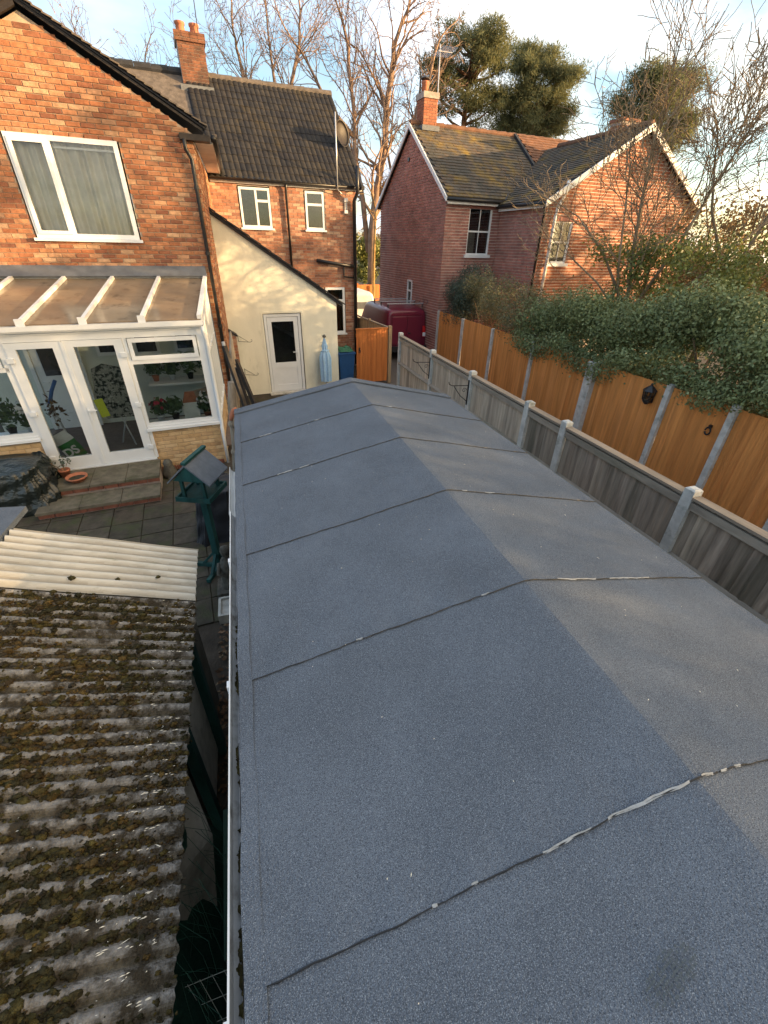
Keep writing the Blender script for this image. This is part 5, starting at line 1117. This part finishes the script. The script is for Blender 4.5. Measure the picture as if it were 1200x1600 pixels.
# ================================================================== VEHICLES
van = thing('parked_van', 'maroon panel van with an aluminium roof rack parked beside the red brick house', 'van', (6.05, 16.75, 0), R(1.5), local=True)
def van_body(L_, Wd, H, mat):
    # cross sections along y (rear 0 -> front L): (y, half width bottom, half width top, roof z)
    b = MB(); sec = [(0, .80, .70, 1.72), (.06, .86, .76, 1.80), (.5, .88, .78, 1.86), (2.6, .88, .78, 1.87), (3.2, .88, .74, 1.78), (3.75, .87, .68, 1.18), (4.4, .84, .64, 1.02), (4.55, .78, .6, .9)]
    V = []; prof = [(-1, .28, 1), (-1.0, .95, 0), (-.985, 1.05, 0), (-1, .82, 2), (-.9, .97, 3), (-.5, 1.0, 4)]
    for y, hb, ht, zr in sec:
        ring = []
        for sgn in (-1, 1):
            half = [(hb * .96, .28), (hb, .45), (hb, min(1.0, zr * .75)), (ht + (hb - ht) * .35, zr * .9), (ht, zr * .965), (ht * .86, zr * .995), (ht * .4, zr)]
            ring.append([(sgn * x * Wd / 1.76, y, z) for x, z in half])
        V += ring[0] + ring[1][::-1]
    k = 14
    Fc = [(i * k + a, i * k + (a + 1) % k, (i + 1) * k + (a + 1) % k, (i + 1) * k + a) for i in range(len(sec) - 1) for a in range(k)] + [tuple(range(k)), tuple((len(sec) - 1) * k + a for a in range(k - 1, -1, -1))]
    b.add(V, Fc); return b
vb = van_body(4.5, 1.72, 1.86, m_van).build('body', m_van, van, smooth=False)
md = vb.modifiers.new('bevel', 'BEVEL'); md.width = .04; md.segments = 3; md.limit_method = 'ANGLE'; md.angle_limit = R(25); vb.data.polygons.foreach_set('use_smooth', [True] * len(vb.data.polygons))
d = MB(); d.box(-.62, -.005, -.035, .03, .55, 1.58); d.box(.005, .62, -.035, .03, .55, 1.58)
dr = d.build('rear_door', m_van, van); md = dr.modifiers.new('bevel', 'BEVEL'); md.width = .025; md.segments = 2
MB().box(-.66, .66, -.02, .02, 1.60, 1.66).build('door_gutter', m_van, van)
MB().box(.05, .15, -.06, -.03, .95, 1.0).build('door_handle', m_black, dr)
MB().box(-.84, .84, -.10, .06, .30, .50).build('bumper', m_black, van)
for s in (-1, 1):
    ro = MB().prism([(s * .66, -.045, .82), (s * .80, -.045, .82), (s * .775, -.02, 1.22), (s * .66, -.02, 1.22)], (0, .10, 0)).build('tail_light', m_redlight, van); MB().prism([(s * .665, -.052, .84), (s * .79, -.052, .84), (s * .785, -.048, .98), (s * .665, -.048, .98)], (0, .02, 0)).build('reversing_lens', m_petal, ro)
MB().box(-.27, .27, -.115, -.10, .36, .47).build('number_plate', m_plate, van)
for s in (-1, 1):
    MB().add([(s * .80, 3.0, 1.15), (s * .77, 3.55, 1.15), (s * .71, 3.2, 1.62), (s * .735, 2.75, 1.62), (s * .815, 3.0, 1.13), (s * .785, 3.57, 1.13), (s * .72, 3.2, 1.64), (s * .75, 2.73, 1.64)], [(4, 5, 6, 7), (0, 1, 2, 3), (0, 4, 5, 1), (1, 5, 6, 2), (2, 6, 7, 3), (3, 7, 4, 0)]).build('side_window', m_dkglass, van)
    for y in (.85, 3.75):
        wo = MB().tube([(s * .68, y, .33), (s * .86, y, .33)], .33, 20).build('wheel', m_rubber, van); MB().tube([(s * .86, y, .33), (s * .872, y, .33)], .19, 14).build('rim', m_alu, wo)
MB().prism([(-.62, 3.28, 1.68), (.62, 3.28, 1.68), (.70, 3.78, 1.17), (-.70, 3.78, 1.17)], (0, .02, .02)).build('windscreen', m_dkglass, van)
rk = MB()
for y in (.25, 1.1, 1.95): rk.bar((-.74, y, 1.99), (.74, y, 1.99), .06, .035)
rko = rk.build('roof_rack', m_alu, van)
for y in (.25, 1.1, 1.95):
    for s in (-1, 1): MB().bar((s * .70, y, 1.84), (s * .70, y, 1.98), .035, .04, up=(0, 1, 0)).build('rack_foot', m_black, rko)
for y in (.0, .35, .7, 1.05, 1.4): MB().tube([(.74, y, 1.98), (.80, y, 2.02), (.82, y, 2.10), (.78, y, 2.12)], .012, 5).build('rack_hook', m_black, rko)
wc = thing('white_van', 'dusty white vehicle parked beyond the maroon van', 'van', (5.75, 23.2, 0), R(2), local=True)
vb = van_body(4.5, 1.75, 1.9, m_white_paint).build('body', m_white_paint, wc); md = vb.modifiers.new('bevel', 'BEVEL'); md.width = .04; md.segments = 3; md.limit_method = 'ANGLE'; md.angle_limit = R(25)
MB().prism([(-.62, -.02, 1.10), (.62, -.02, 1.10), (.58, .015, 1.64), (-.58, .015, 1.64)], (0, .01, 0)).build('rear_window', m_lead, wc)
for s in (-1, 1):
    MB().box(s * .74 - .06, s * .74 + .06, -.03, .02, .8, 1.1).build('tail_light', m_redlight, wc)
    for y in (.85, 3.75): MB().tube([(s * .68, y, .33), (s * .86, y, .33)], .33, 16).build('wheel', m_rubber, wc)

# ================================================================== TREES AND HEDGES
def rot_about(d, ang, az):
    o = d.orthogonal().normalized(); o2 = d.cross(o); ax = o * math.cos(az) + o2 * math.sin(az); return (Matrix.Rotation(ang, 3, ax) @ d).normalized()
def grow(segs, p, d, L_, r, lvl, rng, wig=.16, up=.03, step=.35, ratio=.62, dens=1.0, tips=None):
    n = max(3, int(L_ / step)); st_ = L_ / n; pts = [p.copy()]; rr = [r]
    for i in range(n):
        d = (d + Vector((rng.gauss(0, wig), rng.gauss(0, wig), rng.gauss(0, wig) + up))).normalized(); p = p + d * st_; k = 1 - .75 * (i + 1) / n
        pts.append(p.copy()); rr.append(max(r * k, .004))
        if lvl > 0 and i >= n * .18 and rng.random() < dens * (.75 if lvl > 1 else .85):
            grow(segs, p, rot_about(d, rng.uniform(.45, 1.0), rng.uniform(0, 6.28)), L_ * ratio * rng.uniform(.55, 1.0) * (1.1 - .5 * i / n), r * k * .62 + .002, lvl - 1, rng, wig * 1.1, up, step * .8, ratio, dens, tips)
    segs.append((pts, rr))
    if tips is not None and lvl == 0: tips.append(p)
def bare_tree(name, label, base, limbs, mat, seed, lvl=3, group=None, wig=.16, up=.03, dens=1.0, ratio=.62, step=.35, rmin=.01, nk=4):
    rng = random.Random(seed); t = thing(name, label, 'tree', base, group=group)
    segs = []; tr = MB()
    for pts, r0, L_, lv in limbs:
        P = [Vector(p) for p in pts]; n = len(P); tr.tube(P, [r0 * (1 - .5 * i / (n - 1)) for i in range(n)], 9, .2)
        for i in range(1, n):
            d = (P[i] - P[i - 1]).normalized(); r = r0 * (1 - .5 * i / (n - 1))
            for k in range(nk if i < n - 1 else nk + 1):
                q = P[i - 1].lerp(P[i], rng.uniform(.3, 1)); 
                if i > 1 or n < 3: grow(segs, q, rot_about(d, rng.uniform(.3, .95), rng.uniform(0, 6.28)), L_ * rng.uniform(.6, 1.05), r * .5, lv, rng, wig, up, step, ratio, dens)
        grow(segs, P[-1], (P[-1] - P[-2]).normalized(), L_, r0 * .5, lv, rng, wig, up, step, ratio, dens)
    tr.build('trunk', m_oak if mat is m_oak else mat, t, smooth=True, fix=False)
    m_ = MB()
    for pts, rr in segs: m_.tube(pts, [max(x, rmin) for x in rr], 5 if rr[0] > .05 else 3, rng.random(), cap=False)
    m_.build('branches', mat, t, smooth=True, fix=False)
    return t, segs
gO = 'bare winter trees behind the houses'
bare_tree('bare_oak', 'large bare oak with twin trunks rising between the two houses', (7.6, 28, 0), [
    ([(7.7, 28, 0), (7.75, 28, 4.5), (8.0, 28, 6.4), (8.5, 28.2, 8.2), (8.6, 28.3, 10), (8.9, 28.3, 11.6)], .24, 3.4, 3),
    ([(7.6, 28.2, 3.5), (7.3, 28.3, 6.0), (6.9, 28.4, 8.0), (6.9, 28.4, 9.6), (6.6, 28.2, 11.2)], .16, 3.2, 3),
    ([(8.1, 28, 6.2), (9.1, 27.6, 7.6), (10.0, 27.4, 9.2), (10.5, 27.4, 10.8)], .13, 3.0, 3),
    ([(6.9, 28.4, 8.6), (5.6, 28.6, 9.8), (4.7, 28.6, 11.2)], .11, 2.8, 3)], m_oak, 3, group=gO, rmin=.009, step=.28, nk=6)
bare_tree('bare_ash', 'bare spreading tree rising behind the dark rear roof beside the oak', (3.0, 31, 0), [
    ([(2.4, 31, 0), (2.5, 31, 7), (2.2, 31, 9.6), (1.7, 31, 11.2)], .15, 3.2, 3), ([(2.5, 31, 6), (3.4, 31, 9), (4.1, 31, 10.8), (4.6, 31, 12.2)], .15, 3.2, 3), ([(2.5, 31, 7), (1.0, 31, 9.2), (.3, 31, 10.6)], .11, 2.8, 3), ([(3.4, 31, 9), (3.3, 31, 10.8), (3.2, 31, 12.2)], .10, 3.0, 3)], m_oak, 8, group=gO, rmin=.009, step=.28, nk=6)
bare_tree('bare_birch', 'bare thin twigged tree behind the house ridge left of the chimney', (-3.5, 33, 0), [
    ([(-3.4, 33, 0), (-3.4, 33, 8), (-3.0, 33, 10.4)], .11, 2.6, 3), ([(-3.4, 33, 7), (-4.8, 33, 10), (-5.4, 33, 11.0)], .09, 2.4, 3), ([(-3.4, 33, 7.5), (-1.6, 33, 10.0)], .09, 2.4, 3)], m_oak, 21, group=gO, rmin=.009, step=.28, nk=6)
bare_tree('bare_lime', 'bare low spreading tree just left of the red house chimney', (10.5, 31, 0), [
    ([(10.6, 31, 0), (10.4, 31, 6), (10.9, 31, 9), (11.2, 31, 10.6)], .14, 2.8, 3), ([(10.4, 31, 5.5), (9.6, 31, 8.2), (9.2, 31, 9.8)], .1, 2.6, 3)], m_oak, 33, group=gO, rmin=.009, step=.28, nk=6)
# hanging golden twigs at the oak's foot
bare_tree('weeping_shrub', 'golden twiggy shrub drooping between the houses below the oak', (7.4, 26.0, 0), [([(7.3, 26, 0), (7.3, 26, 3), (7.4, 26, 5.4)], .10, 2.4, 2), ([(8.2, 26.2, 0), (8.2, 26.2, 3.4), (8.3, 26.2, 5.6)], .09, 2.2, 2)], M('golden_twig', [(.30, .18, .07), (.36, .22, .09)], rough=.9, bump=0), 5, up=-.10, rmin=.012)
# pines
def pine(name, label, base, top, trunk_r, clumps, seed, n_per=430):
    rng = random.Random(seed); t = thing(name, label, 'tree', base, group='dark pines behind the red house'); b = Vector(base)
    tr = MB(); tr.tube([b, b + Vector((.1, 0, top * .4)), b + Vector((-.05, 0, top * .75)), b + Vector((.1, 0, top))], [trunk_r, trunk_r * .8, trunk_r * .5, trunk_r * .15], 9)
    tr.build('trunk', m_pine_bark, t, smooth=True)
    lb = MB(); Ps, Ns = [], []
    for c, r in clumps:
        c = Vector(c); z0 = max(b.z + top * .45, c.z - r * 1.2); s0 = Vector((b.x + .05, b.y, min(z0, top * .95))); lb.tube([s0, s0.lerp(c, .6) + Vector((0, 0, -.1)), c], [.09, .06, .03], 5)
        k = int(n_per * r * r); sub = np.array(c) + rs.normal(0, 1, (9, 3)) * np.array((r, r, r * .55)) * .52; w_ = rs.uniform(.2, .48, 9) * r
        for sc_ in sub[::2]: lb.tube([c, Vector(sc_)], [.022, .008], 3)
        idx = rs.randint(0, 9, k); tuft = sub[idx] + rs.normal(0, 1, (k, 3)) * w_[idx][:, None] * np.array((1, 1, .55)); 
        nn = rs.normal(0, 1, (k, 6, 3)); nn[:, :, 2] += .5; nn /= np.linalg.norm(nn, axis=2)[:, :, None]
        Ps.append((tuft[:, None, :] + nn * .10).reshape(-1, 3)); Ns.append(nn.reshape(-1, 3))
    lb.build('limbs', m_pine_bark, t, smooth=True)
    P = np.concatenate(Ps); D = np.concatenate(Ns); n = len(P); S = np.cross(D, rs.normal(0, 1, (n, 3))); S /= np.linalg.norm(S, axis=1)[:, None] + 1e-9; ln = rs.uniform(.14, .34, n)[:, None]
    V = np.stack([P - S * .018, P + S * .018, P + D * ln], 1).reshape(-1, 3) - np.array(b)
    me = bpy.data.meshes.new('needles'); me.vertices.add(3 * n); me.vertices.foreach_set('co', V.ravel().astype(np.float32)); me.loops.add(3 * n); me.loops.foreach_set('vertex_index', np.arange(3 * n, dtype=np.int32)); me.polygons.add(n); me.polygons.foreach_set('loop_start', np.arange(0, 3 * n, 3, dtype=np.int32)); me.polygons.foreach_set('loop_total', np.full(n, 3, dtype=np.int32))
    a = me.attributes.new('tone', 'FLOAT', 'FACE'); a.data.foreach_set('value', rs.uniform(0, 1, n).astype(np.float32)); me.materials.append(m_pine); me.update(); link('crown', me, t)
def pclumps(c, R_, H_, n, seed, rmin=.5, rmax=1.0):
    rng = random.Random(seed); out = []
    for i in range(n):
        a = rng.uniform(0, 6.28); z = rng.uniform(-1, 1); k = math.sqrt(max(0, 1 - z * z * .85)) * rng.uniform(.35, 1); out.append(((c[0] + R_ * k * math.cos(a), c[1] + R_ * k * math.sin(a) * .8, c[2] + H_ * z), rng.uniform(rmin, rmax)))
    return out
pine('pine_tree', 'tall pine with a clear trunk and open crown right of the red house chimney', (13.8, 30, 0), 13.4, .26, pclumps((13.6, 30, 12.2), 2.3, 1.5, 32, 1, .4, .85) + [((15.3, 30, 10.6), .6), ((14.6, 30, 9.9), .5), ((12.4, 30, 10.3), .55), ((15.9, 30, 11.2), .6), ((11.8, 30, 11.0), .6)], 1)
pine('pine_tree', 'broad dense pine standing right of the open crowned pine', (18.2, 30.5, 0), 13.2, .3, pclumps((18.4, 30.5, 11.4), 2.2, 2.0, 44, 2, .5, .9) + [((16.5, 30.5, 10.2), .6), ((16.0, 30.5, 9.7), .5), ((20.6, 30.5, 12.2), .5)], 2)
pine('pine_tree', 'lower rounded pine half hidden behind the bare hawthorn', (23, 26, 0), 11.0, .28, pclumps((23.2, 26, 9.9), 2.9, 1.6, 34, 3, .6, 1.1), 3)

# hedge and shrubs over the brown fence
hd = thing('ivy_hedge', 'big dark green evergreen hedge hanging over the brown fence on the right', 'hedge', (8.3, 7, 0))
hc = []
rng = random.Random(4)
for i in range(34):
    y = 2.6 + i * .245 + rng.uniform(-.15, .15); top = 2.75 + .45 * math.sin(i * .5 + 1) * .5 + (.25 if y < 7.5 else 0)
    for k in range(3): hc.append(((7.35 + k * .55 + rng.uniform(-.15, .15), y + rng.uniform(-.1, .1), top - .28 - .05 * k + rng.uniform(-.22, .18)), (rng.uniform(.38, .55), rng.uniform(.36, .5), rng.uniform(.34, .52))))
for i in range(24):
    y = 3.4 + i * .30; hc.append(((7.0 + rng.uniform(-.1, .15), y, 2.02 + rng.uniform(-.10, .15) + .14 * math.sin(i * .8) - (.22 if 7 < y < 10.4 else 0)), (.30, .36, .28)))
for i in range(26):
    y = 2.6 + i * .31; hc.append(((7.55 + rng.uniform(-.1, .3), y, 1.7 + rng.uniform(-.15, .2)), (.42, .42, .5)))
P, Nn = clump_points(hc, 500, .6); leaves('foliage', m_ivy, P, Nn, .052, hd, jit=.55)
q = MB()
for i in range(14): q.tube([(8.0, 3 + i * .55, 0), (7.9, 3 + i * .55, 1.6), (7.6 + rng.uniform(-.3, .6), 3.1 + i * .55, 2.6)], [.05, .04, .015], 6)
q.build('stems', m_twig, hd)
yl = thing('lit_shrub', 'yellow green ivy clump glowing on top of the dark hedge', 'shrub', (9.2, 9.0, 0))
yc = [((8.8 + rng.uniform(-.6, .9), 8.0 + rng.uniform(-2.2, 2.2), 3.25 + rng.uniform(-.4, .75)), (.36, .38, .36)) for i in range(30)]
P, Nn = clump_points(yc, 210, .7); leaves('foliage', m_ivy_y, P, Nn, .065, yl); MB().tube([(9.2, 9, 0), (9.1, 9, 1.8), (8.9, 8.8, 3)], [.07, .06, .03], 7).build('stem', m_twig, yl)
ol = thing('olive_climber', 'pale olive straggly climber spilling over the far end of the brown fence', 'shrub', (7.6, 12.2, 0))
oc = []
for i in range(30):
    y = 10.2 + i * .155; oc.append(((7.3 + rng.uniform(-.25, .7), y + rng.uniform(-.2, .2), 2.25 + rng.uniform(-.55, .55) + .25 * math.sin((y - 10.2) / 4.3 * 3.1)), (.36, .42, .36)))
P, Nn = clump_points(oc, 340, .6); leaves('foliage', m_olive, P, Nn, .05, ol, jit=.8); q = MB()
for i in range(9): q.tube([(7.7, 10.6 + i * .45, 0), (7.6, 10.6 + i * .45, 1.5), (7.3, 10.7 + i * .45, 2.4)], [.03, .025, .008], 5)
q.build('stems', m_twig, ol)
sh = thing('dark_shrub', 'dark blue green evergreen shrub below the sash window of the red house', 'shrub', (7.5, 15.0, 0))
sc_ = [((7.35 + rng.uniform(-.35, .7), 14.75 + rng.uniform(-.55, .6), 2.45 + rng.uniform(-.75, .6)), (.42, .42, .42)) for i in range(20)]
P, Nn = clump_points(sc_, 330); leaves('foliage', m_shrub, P, Nn, .06, sh, asp=.45); MB().tube([(7.5, 15, 0), (7.5, 15, 1.4), (7.4, 14.9, 2.4)], [.06, .05, .03], 7).build('stem', m_twig, sh)
be = thing('beech_hedge', 'tall brown beech hedge with dry leaves at the right edge', 'hedge', (12.5, 10, 0))
bc = [((11.3 + rng.uniform(-.8, 1.8), 7.2 + rng.uniform(-.5, 4.2), 3.4 + rng.uniform(-1.2, 1.35)), (.6, .6, .55)) for i in range(56)]
P, Nn = clump_points(bc, 75, .9); leaves('foliage', m_beech, P, Nn, .075, be); q = MB()
for i in range(16): q.tube([(11.5 + rng.uniform(-.4, 1), 7 + i * .3, 0), (11.4 + rng.uniform(-.6, 1), 7 + i * .3, 2.4), (11.3 + rng.uniform(-1, 1.4), 7 + i * .3, 4.9)], [.05, .035, .01], 5)
q.build('stems', m_twig, be)
bare_tree('bare_hawthorn', 'bare many stemmed thorn tree rising out of the dark hedge on the right', (8.9, 9.2, 0), [
    ([(8.8, 9.0, 0), (8.8, 9.0, 2.6), (8.7, 9.2, 3.8), (8.9, 9.6, 5.0), (9.0, 9.8, 5.8)], .05, 2.3, 2), ([(8.8, 9.0, 2.4), (9.2, 8.5, 4.0), (9.4, 8.3, 5.0)], .042, 2.5, 2), ([(8.8, 9.0, 2.6), (8.4, 9.8, 3.8), (8.1, 10.4, 4.4)], .036, 1.7, 2), ([(8.8, 9.0, 2.2), (9.5, 8.0, 3.4), (10.0, 7.4, 4.4)], .036, 2.6, 2), ([(8.8, 9, 2.4), (8.1, 9.4, 3.2), (7.6, 9.9, 3.7)], .028, 1.4, 2), ([(9.0, 8.8, 2.4), (9.3, 9.2, 3.6), (9.9, 9.2, 4.8)], .036, 2.2, 2), ([(8.7, 9.1, 2.4), (8.3, 9.1, 3.6), (8.2, 9.3, 4.9)], .032, 1.8, 2)], m_twig, 14, wig=.13, up=.05, step=.16, rmin=.0065, nk=7, dens=1.1)
bare_tree('bare_elder', 'thinner bare shrub tree leaning towards the right edge above the beech hedge', (10.5, 8.0, 0), [
    ([(10.4, 8.2, 0), (10.4, 8.0, 3.4), (10.6, 7.8, 4.8), (10.9, 7.8, 5.8)], .045, 2.4, 2), ([(10.4, 8.0, 3.2), (9.9, 8.6, 4.6), (9.8, 8.9, 5.6)], .036, 2.2, 2)], m_twig, 19, wig=.13, up=.05, step=.17, rmin=.0065, nk=6, dens=1.1)
# sunlit laurel between the houses, far shrubs
la = thing('laurel_hedge', 'sunlit yellow green laurel between the two houses beyond the parked vehicles', 'hedge', (8.2, 30, 0))
lc_ = [((8.1 + rng.uniform(-1.2, 1.2), 30 + rng.uniform(-.6, .6), 2.9 + rng.uniform(-.8, 1.2)), (.55, .5, .5)) for i in range(26)]
P, Nn = clump_points(lc_, 70); leaves('foliage', m_ivy_y, P, Nn, .15, la); MB().tube([(8.2, 30, 0), (8.2, 30, 2.4)], .1, 6).build('stem', m_twig, la)
lb_ = [((-60 + i * 2.1 + rng.uniform(-.8, .8), 70 + rng.uniform(-4, 4), 2.5 + rng.uniform(-.8, 1.5)), (1.9, 1.6, 2.2)) for i in range(70)]
P, Nn = clump_points(lb_, 5, .6); leaves('far_wood', m_beech, P, Nn, .55, kind='stuff')
# screen of random leaves added out of view on the right to filter the sun
sc2 = thing('shade_leaf_screen', 'tall loose leaf screen added out of view to filter the sun', 'hedge', (14, -1, 0))
n = 125000; P = np.stack([rs.uniform(15.8, 18.2, n), rs.uniform(-17, 3.6, n), 6.8 * rs.uniform(0, 1, n) ** .85], 1)
keep_ = (P[:, 2] < 5.7 + .7 * np.sin(P[:, 1] * 1.7) + .4 * np.sin(P[:, 1] * 4.1)) & (rs.uniform(0, 1, n) < .84 + .16 * np.sin(P[:, 1] * 3.3 + P[:, 2] * 2) * np.sin(P[:, 2] * 3.1 - P[:, 1] * 1.3)); P = P[keep_]
leaves('foliage', m_ivy, P, rs.normal(0, 1, P.shape), .11, sc2, asp=.7)
q = MB()
for i in range(17): q.tube([(17, -16 + i * 1.2, 0), (17, -16 + i * 1.2, 5)], [.09, .02], 6)
q.build('added_screen_trunks', m_pine_bark, sc2)
for (name, lab, b, cl, n_) in (('added_shade_tree', 'nearer loose leafy tree added out of view to dapple the walls', (15.5, 6.0, 0), [((15.5 + rng.uniform(-.8, .8), 6.2 + rng.uniform(-3.2, 2.3), 5.6 + rng.uniform(-2.4, 2.6)), (.5, .5, .45)) for i in range(60)], 24), ('added_shade_tree', 'farther loose leafy tree added out of view to dapple the walls', (22, 9.6, 0), [((22 + rng.uniform(-.8, .8), 9.6 + rng.uniform(-2.4, 2.2), 5.4 + rng.uniform(-2.4, 2.0)), (.5, .5, .45)) for i in range(48)], 30)):
    t = thing(name, lab, 'tree', b, group='unseen trees added to dapple the walls')  # unseen trees, added so their gappy crowns break up the sunlight
    P, Nn = clump_points(cl, n_, .8); leaves('crown', m_ivy, P, Nn, .16, t, asp=.8)
    q = MB(); q.tube([b, (b[0] + .1, b[1], 5), (b[0], b[1], 8.5)], [.2, .14, .03], 8)
    for c, r in cl[::3]: q.tube([(b[0], b[1], c[2] - .8), c], [.05, .015], 4)
    q.build('trunk', m_pine_bark, t)
